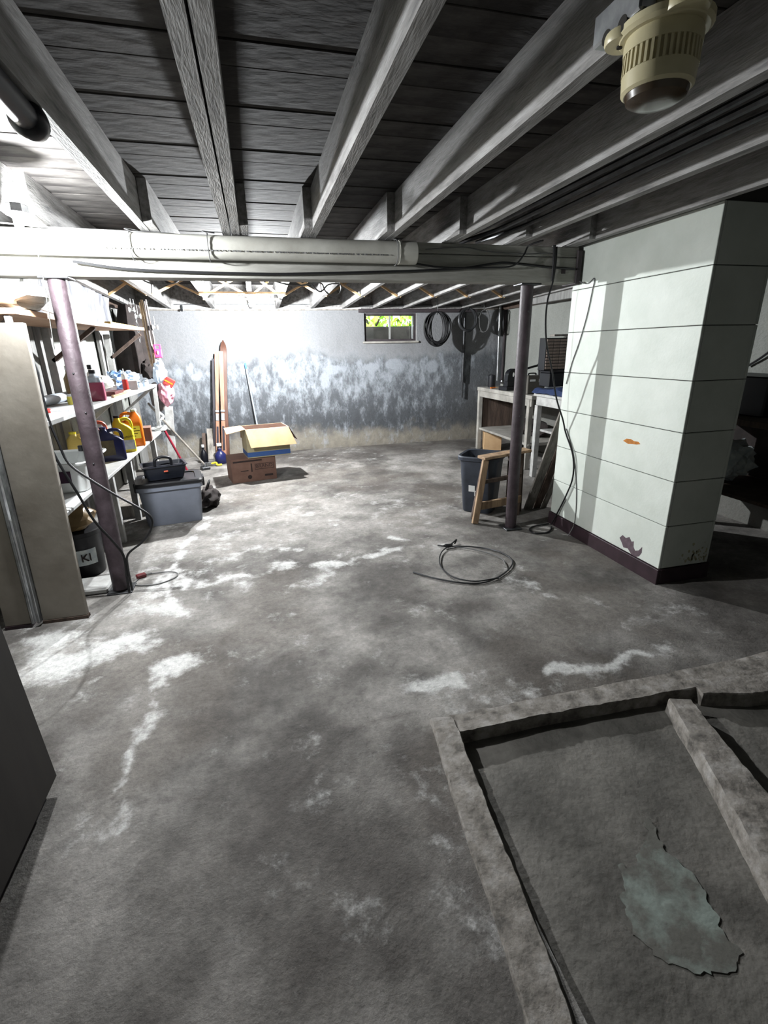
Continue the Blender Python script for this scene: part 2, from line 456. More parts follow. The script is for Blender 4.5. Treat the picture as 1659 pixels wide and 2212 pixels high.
def floor_bloom(X, Y):
    wx = X + .16 * (fbm(X, Y, 3.5, 5, 5) - .5) * 2; wy = Y + .16 * (fbm(X, Y, 3.5, 5, 9) - .5) * 2
    e = .30 * sstep(.46, .68, fbm(X, Y, 1.2, 5, 74))
    for pts, w, a in WHITE:
        d = seg_dist(wx, wy, pts); e = np.maximum(e, a * (.75 * np.exp(-(d / (w * .9)) ** 2) + .35 * np.exp(-(d / (w * 2.6)) ** 2)))
    e = e * (.25 + 1.0 * sstep(.34, .58, fbm(X, Y, 2.6, 4, 77)))
    return e
PIT = (.60, 2.30, -.6, 1.46)
fx = np.arange(XL, XR + .011, .02); fy = np.arange(YF, YB + .011, .02)
def floor_pos(X, Y):
    z = (fbm(X, Y, 1.3, 4, 21) - .5) * .010 + (fbm(X, Y, 14, 3, 22) - .5) * .003
    return X, Y, np.minimum(z, .004)
me = grid_mesh('floor', fx, fy, floor_pos, lambda X, Y: ~((X > PIT[0]) & (X < PIT[1]) & (Y > PIT[2]) & (Y < PIT[3])), floor_col, floor_bloom)
floor = struct(link('floor', me, 'floor_concrete'))
floor['label'] = 'cracked grey concrete slab with white efflorescence'

def kerb(pts, widths, z0, z1, seed, step=.02):
    """rough cast kerb along a line on the floor"""
    b = MB(); P = []; W = []
    for i in range(len(pts) - 1):
        a, c = Vector(pts[i]), Vector(pts[i + 1]); k = max(2, int((c - a).length / step))
        for s in range(k):
            t = s / k; P.append(a.lerp(c, t)); W.append(widths[i] + (widths[i + 1] - widths[i]) * t)
    P.append(Vector(pts[-1])); W.append(widths[-1])
    rings = []
    for i, p in enumerate(P):
        t = (P[min(i + 1, len(P) - 1)] - P[max(i - 1, 0)]).normalized(); s = Vector((t.y, -t.x)); w = W[i] / 2
        ring = []
        for a, z in ((-1.05, z0), (-1, z1 - .006), (-.92, z1 - .0005), (-.3, z1), (.3, z1), (.92, z1 - .0005), (1, z1 - .006), (1.05, z0)):
            q = Vector((p.x + s.x * w * a, p.y + s.y * w * a, z))
            j = .010 if z > z0 else .006
            q.x += (vn3((q.x * 9 + seed, q.y * 9, z * 9)) - .5) * j + (vn3((q.x * 45, q.y * 45 + seed, z * 30)) - .5) * .008
            q.y += (vn3((q.x * 9, q.y * 9 + seed, z * 9 + 4)) - .5) * j
            if z > z0: q.z += (vn3((q.x * 14, q.y * 14, seed)) - .5) * .006 + (vn3((q.x * 50, q.y * 50, seed + 3)) - .5) * .006
            ring.append(q)
        rings.append(ring)
    b.loft(rings)
    return b
kerb([(.43, -.1), (.485, .4), (.52, .6), (.615, 1.54)], [.115, .115, .11, .10], -.06, .022, 1).build('kerb', 'kerb_concrete', floor, 40)
kerb([(.60, 1.505), (1.2, 1.50), (1.7, 1.485), (2.45, 1.46)], [.10, .105, .12, .17], -.06, .008, 2).build('kerb', 'kerb_concrete', floor, 40)
kerb([(1.66, 1.365), (1.57, 1.12), (1.46, .81), (1.3, .45), (1.1, 0)], [.10, .12, .17, .2, .2], -.06, .022, 3).build('kerb', 'kerb_concrete', floor, 40)
kerb([(1.80, 1.42), (2.0, 1.37), (2.4, 1.33)], [.10, .12, .14], -.06, .018, 4).build('kerb', 'kerb_concrete', floor, 40)
b = MB(); nx, ny = 60, 74
G = [[b.bm.verts.new((.40 + 2.1 * i / nx, -.7 + 2.26 * j / ny, -.05 + (vn3((i * .35, j * .35, 2)) - .5) * .006)) for j in range(ny + 1)] for i in range(nx + 1)]
for i in range(nx):
    for j in range(ny): b.bm.faces.new((G[i][j], G[i + 1][j], G[i + 1][j + 1], G[i][j + 1]))
b.build('pit_floor', 'pit_concrete', floor)
poly = [(1.153, .987), (1.118, .927), (1.085, .915), (1.033, .878), (1.02, .858), (.979, .843), (.962, .862), (.948, .859), (.93, .82), (.894, .782), (.88, .74), (.863, .698), (.875, .66), (.885, .635), (.941, .586), (1.028, .558), (1.07, .565), (1.108, .59), (1.10, .63), (1.12, .674), (1.135, .72), (1.151, .77), (1.135, .81), (1.126, .853), (1.14, .91), (1.162, .96)]
fine = []
for (ax, ay), (bx, by) in zip(poly, poly[1:] + poly[:1]):
    for k in range(6):
        x, y = ax + (bx - ax) * k / 6, ay + (by - ay) * k / 6
        fine.append((x + (vn3((x * 60, y * 60, 1)) - .5) * .022, y + (vn3((x * 60, y * 60, 7)) - .5) * .022))
b = MB(); b.prism(fine, (0, 0, -.0490), (1, 0, 0), (0, 1, 0), (0, 0, .003)); b.build('paint_patch', 'mint_paint', floor)

# back wall: whitewashed concrete, damp band with mineral bloom below
def wall_col(X, Z):
    n1 = fbm(X, Z, 1.5, 5, 31); n2 = fbm(X * 1.0, Z * .35, 9, 5, 32); n3 = fbm(X, Z, 16, 4, 33); n4 = fbm(X, Z, 5, 5, 36)
    c = lin('747577')[None, None] * (1 + .16 * (n1 - .5) + .10 * (n2 - .5))[..., None]
    edge = 1.38 + .10 * (n1 - .5) + .30 * (n2 - .5) + .05 * np.sin(X * 2.1)
    damp = sstep(.10, -.10, Z - edge)
    tide = np.exp(-((Z - edge - .02) / .10) ** 2) * .45
    c = c * (1 - tide[..., None]) + lin('85888c') * tide[..., None]
    dk = lin('525559') * (1 - .38 * sstep(1.1, .35, Z))[..., None] * (1 + .35 * (n3 - .5))[..., None]
    c = c * (1 - damp[..., None]) + dk * damp[..., None]
    for px, pz in ((2.75, 1.2), (2.12, 1.2)):
        d = np.hypot(X - px, Z - pz); k = (.5 * np.exp(-((d - .05) / .02) ** 2))[..., None]; c = c * (1 - k) + lin('62666b') * k
    ft = (sstep(.36, .14, Z + .35 * (n4 - .5) + .1 * (n3 - .5)) * .8)[..., None]
    c = c * (1 - ft) + lin('7a7469') * (1 + .5 * (n3 - .5))[..., None] * ft
    rt = (sstep(2.6, 3.9, X) * .30 * sstep(1.6, .6, Z))[..., None]
    c = c * (1 - rt) + lin('4a4640') * rt
    for x0 in (-.85, .42, 1.3, 2.62, 3.1):           # form-board lines
        k = (.22 * np.exp(-((X - x0 - .01 * (n1 - .5)) / .006) ** 2))[..., None]; c = c * (1 - k) + lin('77797c') * k
    return c
def wall_bloom(X, Z):
    n1 = fbm(X, Z, 1.5, 5, 31); n2 = fbm(X * 1.0, Z * .35, 9, 5, 32)
    edge = 1.38 + .10 * (n1 - .5) + .30 * (n2 - .5) + .05 * np.sin(X * 2.1)
    damp = sstep(.10, -.10, Z - edge)
    e = damp * (.30 + .30 * sstep(.4, 1.25, Z) + .3 * (n1 - .5)) * (.35 + .65 * sstep(4.2, 2.4, X))
    for px, pz, rx, rz in ((.42, 1.17, .13, .13), (1.15, 1.2, .2, .09), (1.75, 1.22, .18, .08), (2.1, 1.25, .16, .1), (2.75, 1.2, .14, .12), (1.0, 1.05, .1, .16), (-.85, 1.15, .1, .07)):
        e = np.maximum(e, 1.0 * np.exp(-(((X - px) / rx) ** 2 + ((Z - pz) / rz) ** 2) ** 1.5))
    return e
WIN = (1.655, 2.485, 1.60, 2.0)
def in_win(X, Z): return (X > WIN[0]) & (X < WIN[1]) & (Z > WIN[2]) & (Z < WIN[3])
wx = np.concatenate([np.arange(XL - .02, WIN[0], .0155), [WIN[0]], np.arange(WIN[0] + .0155, WIN[1], .0155), [WIN[1]], np.arange(WIN[1] + .0155, XR + .03, .0155)])
wz = np.concatenate([np.arange(-.1, WIN[2], .0155), [WIN[2]], np.arange(WIN[2] + .0155, WIN[3], .0155), [WIN[3], ZW]])
me = grid_mesh('wall_back', wx, wz, lambda X, Z: (X, YB + (fbm(X, Z, 3, 4, 41) - .5) * .012 - .03 * sstep(.30, .0, Z) * (.6 + .8 * fbm(X, Z, 6, 4, 42)), Z), lambda X, Z: ~in_win(X, Z), wall_col, wall_bloom)
wall_back = struct(link('wall_back', me, 'wall_concrete'))
b = MB()
b.box(WIN[0] - .2, WIN[0], YB + .02, YB + .25, WIN[2] - .1, ZW).box(WIN[1], WIN[1] + .2, YB + .02, YB + .25, WIN[2] - .1, ZW)
b.box(WIN[0], WIN[1], YB + .02, YB + .25, WIN[2] - .12, WIN[2] - .005).box(WIN[0] - .2, WIN[1] + .2, YB + .005, YB + .25, WIN[3], WIN[3] + .06)
b.box(XL - .3, WIN[0] - .2, YB + .03, YB + .25, -.2, ZW).box(WIN[1] + .2, XR + .3, YB + .03, YB + .25, -.2, ZW).box(WIN[0] - .2, WIN[1] + .2, YB + .03, YB + .25, -.2, WIN[2] - .12)
b.build('window_reveal', 'white_dirty', wall_back)

def side_col(X, Z):
    n1 = fbm(X, Z, 1.5, 5, 51); n2 = fbm(X, Z * .4, 8, 5, 52); n4 = fbm(X, Z, 5, 5, 56)
    c = lin('868883')[None, None] * (1 + .3 * (n1 - .5) + .25 * (n2 - .5))[..., None]
    d = (sstep(.95, .55, Z + .35 * (n2 - .5)) * .7)[..., None]
    return c * (1 - d) + lin('66645f') * (1 + .6 * (n4 - .5))[..., None] * d
gy = np.arange(YF - .02, YB + .05, .03); gz = np.append(np.arange(-.1, ZW, .03), ZW)
me = grid_mesh('wall_left', gy, gz, lambda Y, Z: (np.full_like(Y, XL) + (fbm(Y, Z, 3, 3, 61) - .5) * .01, Y, Z), lambda Y, Z: Y > -99, side_col)
struct(link('wall_left', me, 'wall_concrete'))
me = grid_mesh('wall_right', gy, gz, lambda Y, Z: (np.full_like(Y, XR) + (fbm(Y, Z, 3, 3, 62) - .5) * .01, Y, Z), lambda Y, Z: Y > -99, side_col)
struct(link('wall_right', me, 'wall_concrete'))
gx = np.arange(XL - .02, XR + .05, .05)
me = grid_mesh('wall_front', gx, gz, lambda X, Z: (X, np.full_like(X, YF), Z), lambda X, Z: X > -99, side_col)
struct(link('wall_front', me, 'wall_concrete'))
# solid backing of the walls and the sills on top of them, so that no daylight leaks in
b = MB(); b.box(XL - .3, XL - .02, YF - .3, YB + .25, -.2, 2.5); b.box(XL - .02, XL + .06, YF, YB, ZW, ZC); struct(b.build('trim_1', 'wood_dark'))
b = MB(); b.box(XR + .02, XR + .3, YF - .3, YB + .25, -.2, 2.5); b.box(XR - .07, XR + .02, YF, YB, ZW, ZC); struct(b.build('trim_2', 'wood_dark'))
b = MB(); b.box(XL - .3, XR + .3, YF - .3, YF - .02, -.2, 2.5); b.box(XL, XR, YF - .02, YF + .1, ZW, ZC); struct(b.build('trim_3', 'wood_dark'))
b = MB(); b.box(XL, XR, YB - .02, YB + .25, ZW, ZW + .06, .004); b.box(XL, XR, YB + .0, YB + .25, ZW + .06, ZC + .1); struct(b.build('trim_4', 'wood_grey'))
b = MB(); b.box(XL - .3, XR + .3, YF - .3, YB + .3, -.3, -.12); struct(b.build('trim_5', 'earth'))

# ceiling: plank deck on joists
b = MB(); b.box(XL - .3, XR + .3, YF - .3, YB + .25, ZC + .022, ZC + .12)
ceiling = struct(b.build('ceiling', 'dark_void'))
pw = .142; y = YF; k = 0
plank = []
for v in range(4):
    b = MB(); b.box(XL - .1, XR + .1, 0, pw - .003 - .0015 * (v % 2), 0, .02, .002); plank.append(b.data('plank'))
    plank[-1].materials.append(MATS['plank_wood'])
while y < YB + .1:
    o = bpy.data.objects.new('plank', plank[(k * 7 + 3) % 4]); COL.objects.link(o); o.parent = ceiling
    o.location = ((k * .37) % 1.0 * .1 - .05, y, ZC + (.0 if k % 3 else .003)); y += pw; k += 1
FRONT = [-1.56, -1.125, -.562, -.115, -.061, .40, .895, 1.36, 1.82, 2.29, 2.80, 3.24, 3.66]
REAR = [-1.51, -1.077, -.513, -.012, .351, .846, 1.311, 1.771, 2.241, 2.70, 3.18, 3.62]
JW = .047
jm = {}
def joist(x, y0, y1, z0=ZJ):
    key = round(y1 - y0, 3)
    if key not in jm:
        b = MB()
        n = 24; rings = []
        for i in range(n + 1):
            yy = (y1 - y0) * i / n; w = (vn3((i * .7, 3, key)) - .5) * .004
            rings.append([Vector((0 + w, yy, 0)), Vector((JW + w, yy, 0)), Vector((JW + w, yy, ZC - ZJ)), Vector((w, yy, ZC - ZJ))])
        b.loft(rings); jm[key] = b.data('joist', 30); jm[key].materials.append(MATS['joist_paint'])
    o = bpy.data.objects.new('joist', jm[key]); COL.objects.link(o); o.parent = ceiling; o.location = (x, y0, z0)
for x in FRONT:
    joist(x, YF, 3.62)
# the rear joists are deeper and drop a little towards the sill on the back wall
RY0, RZ0, RZ1 = 3.18, 2.166, 2.058
def rear_z(y): return RZ0 + (RZ1 - RZ0) * max(0, y - 3.6) / (YB - 3.6)
b = MB(); rings = []
for i in range(25):
    yy = RY0 + (YB - RY0) * i / 24; w = (vn3((i * .7, 8, 1)) - .5) * .004; zz = rear_z(yy)
    rings.append([Vector((w, yy, zz)), Vector((JW + w, yy, zz)), Vector((JW + w, yy, ZC)), Vector((w, yy, ZC))])
b.loft(rings); rj = b.data('joist', 30); rj.materials.append(MATS['joist_paint'])
for x in REAR:
    o = bpy.data.objects.new('joist', rj); COL.objects.link(o); o.parent = ceiling; o.location = (x, 0, 0)
# blocking between joists over the back wall, cross bridging half way down the rear bay
for x0, x1 in zip(REAR, REAR[1:]):
    MB().box(x0 + JW, x1, YB - .06, YB - .02, RZ1 + .002, ZC).build('blocking', 'joist_paint', ceiling)
    for zz in ((2.10, ZC - .03), (ZC - .03, 2.10)):
        dy = .03 if zz[0] < zz[1] else 0
        MB().bar((x0 + JW, 6.22 + dy, zz[0]), (x1, 6.22 + dy, zz[1]), .02, .045, up=(0, 1, 0)).build('bridging', 'wood_tan', ceiling)
    if -.6 < x0 < .1: MB().box(x0 - .001, x1 + .001, 6.42, 6.455, rear_z(6.42) - .022, rear_z(6.42) - .002).build('lath', 'wood_tan', ceiling)
# cables and old pipes strung through the bay beside the fourth joist
for i, (x, z, r) in enumerate(((1.50, 2.20, .012), (1.545, 2.215, .010), (1.60, 2.20, .014), (1.66, 2.225, .010), (1.72, 2.205, .012), (1.77, 2.23, .008))):
    b = MB(); b.tube([(x + .03 * math.sin(i), YF + .1, z), (x - .02, .6, z - .01), (x + .02 * math.cos(i), 1.8, z), (x - .06, 3.0, z - .02), (x - .1, 3.6, z)], r, 8, 6)
    tag(b.build('ceiling_cable', 'grey_cloth' if i % 2 else 'steel_dark'), ['leftmost dark cable in the joist bay beside the chimney', 'leftmost grey cable in the joist bay beside the chimney', 'middle dark cable in the joist bay beside the chimney', 'middle grey cable in the joist bay beside the chimney', 'rightmost dark cable in the joist bay beside the chimney', 'rightmost thin grey cable in the joist bay beside the chimney'][i], 'cable', 'cables in the joist bay')

# ------------------------------------------------------------------ support beam, posts, drain pipe
t = thing('support_beam', 'off-white painted timber beam across the whole cellar under the joists', 'beam', (0, 3.52, 1.93))
MB().box(XL, 2.36, -.07, .08, 0, .165, .004).build('beam_timber', 'beam_paint', t)
MB().box(XL, 2.36, -.068, .08, .170, .234, .003).build('top_plate', 'beam_paint', t)
MB().box(2.345, 2.385, -.085, .085, -.01, .215, .004).build('end_bracket', 'frame_dark', t)
MB().box(2.23, 2.26, -.075, -.07, .06, .1).build('metal_tag', 'brown_base', t)
def post(label, base, top, r, dents):
    t = thing('steel_post', label, 'post', base, group='steel posts under the beam')
    d = Vector(top) - Vector(base)
    MB().tube([(0, 0, .012), d * .5, d - Vector((0, 0, .012))], r, 20).build('column', 'post_paint', t)
    MB().box(-.075, .075, -.075, .075, 0, .012, .003).build('base_plate', 'steel_dark', t)
    MB().box(d.x - .08, d.x + .08, d.y - .065, d.y + .065, d.z - .012, d.z, .003).build('cap_plate', 'steel_dark', t)
    for a, h in dents:
        p = d * h; MB().blob((p.x + math.cos(a) * r, p.y + math.sin(a) * r, p.z), (.006, .006, .006), 2, .1).build('bolt', 'steel_dark', t)
    return t
post('purple-brown steel post at the shelves, leaning slightly', (-1.01, 3.24, 0), (-1.085, 3.51, 1.93), .052, ((-1.6, .72), (-1.5, .44), (-1.2, .6)))
post('grey-brown steel post beside the trash bin and chimney', (2.012, 3.54, 0), (2.012, 3.54, 1.93), .047, ((-1.6, .9), (-1.8, .5)))

t = thing('drain_pipe', 'thick white plastic drain pipe strapped along the front of the beam', 'pipe', (0, 3.375, 2.085))
MB().tube([(XL + .01, 0, .012), (-.3, 0, 0), (1.09, 0, 0)], .066, 28).build('pipe_body', 'pvc', t)
MB().tube([(.97, 0, 0), (1.085, 0, 0)], .0695, 28).build('coupling', 'pvc', t)
for i, x in enumerate((-.62, -.2, .95)):
    b = MB(); b.tube([(x, .073 * math.sin(a) if False else .075 * math.sin(a), .076 * math.cos(a)) for a in [k * math.pi / 8 for k in range(17)]], .003, 6)
    b.tube([(x, .0, .075), (x - .03, .02, .09), (x + .04, .03, .083)], .003, 6, 4); b.build('strap_wire', 'wire_grey', t)
b = MB(); rr = random.Random(3); x = -.75
while x < .9:
    w = rr.choice((.006, .010, .014)); b.box(x, x + w, -.0672, -.066, -.030, -.022); x += w + rr.choice((.004, .006, .018))
b.build('print_line', 'wire_grey', t)

def cable(name, pts, r, mat, label, cat='cable', sm=6, group=None):
    return tag(MB().tube(pts, r, 7, sm).build(name, mat), label, cat, group)
cable('black_cable', [(-.95, 3.40, 2.0), (-.62, 3.42, 1.965), (.08, 3.43, 1.955), (.49, 3.43, 1.965), (1.12, 3.435, 1.99), (1.45, 3.435, 2.01), (1.66, 3.435, 2.04), (1.8, 3.435, 2.05), (2.09, 3.435, 2.03), (2.33, 3.435, 2.02)], .008, 'black_rubber', 'thick black cable sagging along the beam under the drain pipe')
cable('black_cable', [(1.09, 3.41, 2.03), (1.31, 3.42, 2.01), (1.62, 3.425, 2.015), (1.82, 3.42, 2.03), (1.9, 3.42, 2.1), (1.94, 3.43, 2.16), (1.97, 3.3, 2.17)], .006, 'black_rubber', 'short black cable rising from the beam to the joists near the right post')
cable('thin_wire', [(1.18, 3.44, 2.12), (1.45, 3.44, 2.14), (1.62, 3.44, 2.12), (1.87, 3.44, 2.11), (2.12, 3.44, 2.12)], .004, 'wire_grey', 'thin grey wire looped along the right end of the beam')
cable('thin_wire', [(-1.6, 3.30, 2.17), (-1.24, 3.31, 2.165), (-1.0, 3.33, 2.155), (-.62, 3.34, 2.15), (-.47, 3.4, 2.16), (-.2, 3.42, 2.15), (.1, 3.43, 2.16)], .004, 'wire_grey', 'thin grey wire running over the drain pipe at the bare bulb')
cable('black_cable', [(2.14, 3.43, 2.17), (2.145, 3.43, 2.05), (2.155, 3.43, 1.94), (2.13, 3.44, 1.81), (2.13, 3.44, 1.65), (2.16, 3.44, 1.48), (2.22, 3.44, 1.31), (2.28, 3.44, 1.1), (2.35, 3.43, .93), (2.383, 3.42, .82), (2.385, 3.3, .66), (2.385, 3.27, .49), (2.385, 3.33, .32), (2.383, 3.42, .14), (2.36, 3.46, .02)], .0065, 'black_rubber', 'black extension cable hanging from the beam down beside the chimney')
b = MB(); b.tube([(2.145, 3.432, 2.17), (2.15, 3.43, 2.05), (2.15, 3.432, 1.94)], .011, 8, 4); b.tube([(2.16, 3.432, 2.16), (2.162, 3.43, 2.05), (2.155, 3.432, 1.95)], .009, 8, 4)
tag(b.build('cable_bundle', 'black_rubber'), 'thick black cable bundle tied over the beam near the chimney', 'cable')
cable('thin_cable', [(2.36, 3.41, 1.935), (2.395, 3.36, 1.915), (2.397, 3.29, 1.94), (2.397, 3.30, 1.86), (2.397, 3.33, 1.7), (2.397, 3.39, 1.51), (2.397, 3.45, 1.37), (2.396, 3.5, 1.2)], .0035, 'wire_grey', 'thin grey cable running down the lit upper face of the chimney')
cable('thin_cable', [(2.397, 3.44, .85), (2.397, 3.36, .74), (2.397, 3.26, .53), (2.397, 3.21, .31), (2.397, 3.2, .12), (2.35, 3.2, .01)], .0035, 'wire_grey', 'thin grey cable on the lower face of the chimney')
cable('cord_loop', [(2.36, 3.50, .012), (2.28, 3.5, .008), (2.19, 3.48, .008), (2.13, 3.42, .008), (2.13, 3.34, .008), (2.22, 3.32, .008), (2.3, 3.37, .008), (2.34, 3.43, .01)], .007, 'black_rubber', 'loop of black cord on the floor between post and chimney')
cable('black_cable', [(-1.34, 3.04, 1.66), (-1.31, 3.06, 1.5), (-1.26, 3.08, 1.36), (-1.22, 3.08, 1.2), (-1.18, 3.08, 1.06), (-1.14, 3.08, .9), (-1.09, 3.09, .73), (-1.04, 3.11, .54), (-.97, 3.14, .38), (-.935, 3.16, .27), (-.945, 3.17, .12), (-.95, 3.17, .01)], .0075, 'black_rubber', 'black cable running down along the beige panel to the left post')
cable('black_cable', [(-1.30, 3.1, 1.64), (-1.19, 3.1, 1.6), (-1.15, 3.1, 1.44), (-1.15, 3.1, 1.35), (-1.15, 3.1, 1.17), (-1.13, 3.1, 1.03), (-1.1, 3.1, .9), (-1.0, 3.1, .79), (-.89, 3.1, .69), (-.78, 3.1, .6), (-.72, 3.1, .53), (-.735, 3.1, .45), (-.8, 3.11, .37), (-.9, 3.14, .29), (-.925, 3.16, .2), (-.93, 3.17, .02)], .007, 'black_rubber', 'black cable sagging in a loop in front of the left post')
cable('wire_ring', [(-.95, 3.32, .006), (-.92, 3.41, .006), (-.84, 3.44, .006), (-.73, 3.43, .006), (-.68, 3.38, .006), (-.70, 3.31, .006), (-.79, 3.25, .006), (-.90, 3.26, .006), (-.97, 3.3, .006)], .004, 'wire_grey', 'small ring of thin wire on the floor at the left post foot', 'wire')
t = thing('red_plug', 'small red plug lying at the foot of the left post', 'plug', (-.92, 3.40, 0))
MB().box(-.035, .03, -.02, .02, .002, .03, .006, rot=(0, 0, .5)).build('plug_body', 'maroon', t)
MB().tube([(.03, .015, .016), (.06, .03, .016)], .004, 6).build('prong', 'metal', t)
t = thing('wire_coil', 'loop of dark wire tied with a knot in the middle of the floor', 'wire', (1.4, 2.95, 0))
L = lambda pts, z: [(x - 1.4, y - 2.95, z) for x, y in pts]
MB().tube(L([(.93, 2.92), (1.04, 2.79), (1.2, 2.67), (1.35, 2.64), (1.52, 2.72), (1.65, 2.84), (1.69, 2.95), (1.65, 3.1), (1.51, 3.22), (1.34, 3.28)], .010), .0055, 6, 7).build('wire_loop', 'steel_dark', t)
MB().tube(L([(1.34, 3.28), (1.24, 3.18), (1.165, 3.03), (1.14, 2.89), (1.17, 2.75), (1.28, 2.66), (1.45, 2.66)], .016), .005, 6, 7).build('wire_loop', 'steel_dark', t)
MB().tube(L([(1.34, 3.27), (1.45, 3.2), (1.56, 3.08), (1.62, 2.94), (1.58, 2.8)], .014), .004, 6, 7).build('wire_loop', 'wire_grey', t)
MB().blob((-.07, .32, .022), (.04, .02, .016), 2, .3, 5).tube([(-.14, .37, .012), (-.07, .32, .02), (.03, .40, .03), (.0, .36, .014)], .006, 6, 4).build('knot', 'black_rubber', t)
cable('curled_cord', [(.05, 3.75, 2.0), (.28, 4.2, 1.99), (.41, 4.2, 1.98), (.56, 4.2, 2.0), (.60, 4.2, 1.94), (.66, 4.2, 1.9), (.72, 4.2, 1.93), (.72, 4.2, 1.99), (.63, 4.22, 1.99), (.55, 4.22, 1.94), (.45, 4.4, 2.08), (.375, 4.8, 2.13)], .006, 'wire_grey', 'curled grey cord dangling behind the beam right of the far bulb')
cable('curled_cord', [(-.75, 3.9, 2.05), (-.70, 4.0, 1.98), (-.62, 4.05, 1.96), (-.5, 4.1, 1.98), (-.46, 4.4, 2.09), (-.49, 4.9, 2.13)], .005, 'wire_grey', 'grey cord dangling behind the beam left of the far bulb')

# black capped pipe under the left joist
t = thing('black_pipe', 'black plastic pipe with a round cap slung beside the left joist', 'pipe', (-.555, 1.85, 2.13))
MB().tube([(.045, -1.2, .0), (.0, 0, 0)], .034, 18).build('pipe_body', 'black_gloss', t)
MB().lathe([(.001, .05), (.03, .047), (.045, .03), (.05, .005), (.045, -.025), (.036, -.04)], (0, 0, 0), 20, axis='y').build('end_cap', 'black_gloss', t)
MB().box(-.006, .006, -.26, -.24, .03, .05).build('hanger', 'steel_dark', t)

# ------------------------------------------------------------------ lamps
def lamp(name, label, loc, box, chain, glow='bulb_glow'):
    t = thing(name, label, 'light bulb', loc)
    MB().lathe([(.001, -.024), (.012, -.022), (.021, -.012), (.024, 0), (.021, .012), (.014, .022), (.013, .030)], (0, 0, 0), 14).build('bulb', glow, t)
    MB().lathe([(.015, .028), (.019, .03), (.021, .062), (.028, .07), (.045, .078), (.05, .085)], (0, 0, 0), 20).build('socket', 'porcelain', t)
    MB().lathe([(.055, .085), (.055, box - .004), (.05, box)], (0, 0, 0), 8).build('junction_box', 'metal', t)
    if chain: MB().tube(chain, .0022, 5).build('pull_string', 'cable_white', t)
    return t
lamp('bare_bulb', 'glowing bare bulb in front of the beam at the left post', (-1.015, 2.93, 2.045), .120, [(.05, .0, .09), (.055, 0, -.16), (.03, 0, -.52)])
lamp('bare_bulb', 'glowing bare bulb hanging behind the beam over the rear floor', (.02, 5.92, 1.98), .104, [(.03, -.01, .1), (.035, -.01, -.22)], 'bulb_glow_rear')
tag(MB().box(-.51, .40, 5.90, 5.94, 2.084, 2.1055, .002).build('lamp_batten', 'wood_tan'), 'tan wooden batten nailed under the joists above the far bulb', 'batten')

# vent-like fixture under the near right joist
t = thing('ceiling_fixture', 'ivory plastic ceiling fixture with slotted body under the near joist', 'fixture', (.905, 1.10, 2.135))
b = MB()
for a in (.35, 2.45, 4.5): b.lathe([(.04, -.02), (.042, -.016), (.042, -.004), (.04, 0)], (.075 * math.cos(a), .075 * math.sin(a), 0), 20)
b.lathe([(.085, -.022), (.092, -.016), (.092, -.004), (.085, 0)], (0, 0, 0), 28)
b.build('flange', 'ivory', t)
MB().lathe([(.074, -.022), (.076, -.03), (.076, -.05), (.068, -.05), (.068, -.085), (.074, -.085), (.072, -.115), (.066, -.120)], (0, 0, 0), 32).build('body', 'ivory', t)
b = MB()
for k in range(40):
    a = 2 * math.pi * k / 40; c, s = math.cos(a), math.sin(a)
    b.bar((c * .071, s * .071, -.049), (c * .0715, s * .0715, -.086), .0055, .007, up=(c, s, 0))
b.build('slat', 'ivory', t)['kind'] = 'stuff'
MB().lathe([(.064, -.12), (.06, -.132), (.045, -.14), (.02, -.143)], (0, 0, 0), 28).build('lens', 'lens_dark', t)
for a in (.35, 2.45): MB().lathe([(.006, -.024), (.006, -.019)], (.085 * math.cos(a), .085 * math.sin(a), 0), 10).build('screw', 'slot_dark', t)
MB().box(-.05, .05, -.05, .05, 0, .03, .004).build('mounting_block', 'ivory', t)
b = MB().box(-.09, -.05, -.03, .12, -.0, .06, .004); b.build('junction_box', 'metal', t)
for yy in (.02, .07): MB().lathe([(.014, -.0905), (.014, -.0895)], (0, yy, 0), 16, axis='x').build('knockout', 'slot_dark', t)

# ------------------------------------------------------------------ chimney
CX0, CX1, CY0, CY1 = 2.402, 2.79, 2.316, 3.55
t = thing('chimney', 'pale green-white panelled chimney stack with a dark brown base', 'chimney', ((CX0 + CX1) / 2, (CY0 + CY1) / 2, 0))
hx, hy = (CX1 - CX0) / 2, (CY1 - CY0) / 2
MB().box(-hx + .008, hx - .008, -hy + .008, hy - .008, 0, ZC - .002).build('core', 'chimney_core', t)
Z = [.108, .40, .69, .99, 1.288, 1.586, 1.886, 2.185]
for a, c in zip(Z, Z[1:]):
    g = .0022
    MB().box(-hx, -hx + .02, -hy, hy, a + g, c - g, .0025).build('panel', 'chimney_panel', t)
    MB().box(-hx + .022, hx - .022, -hy - .0005, -hy + .02, a + g, c - g, .0025).build('panel', 'chimney_panel', t)
    MB().box(hx - .02, hx, -hy, hy, a + g, c - g, .0025).build('panel', 'chimney_panel', t)
    MB().box(-hx + .022, hx - .022, hy - .02, hy, a + g, c - g, .0025).build('panel', 'chimney_panel', t)
MB().box(-hx - .012, -hx + .012, -hy - .012, hy + .012, 0, .106, .003).build('baseboard', 'brown_base', t)
MB().box(-hx + .013, hx + .012, -hy - .012, -hy + .012, 0, .106, .003).build('baseboard', 'brown_base', t)
MB().box(hx - .012, hx + .012, -hy + .013, hy + .012, 0, .106, .003).build('baseboard', 'brown_base', t)
MB().box(-hx + .013, hx - .013, hy - .012, hy + .012, 0, .106, .003).build('baseboard', 'brown_base', t)
cy = (CY0 + CY1) / 2
def chip(poly, mat, name): MB().prism([(y - cy, z) for y, z in poly], (-hx - .0012, 0, 0), (0, 1, 0), (0, 0, 1), (.002, 0, 0)).build(name, mat, t)
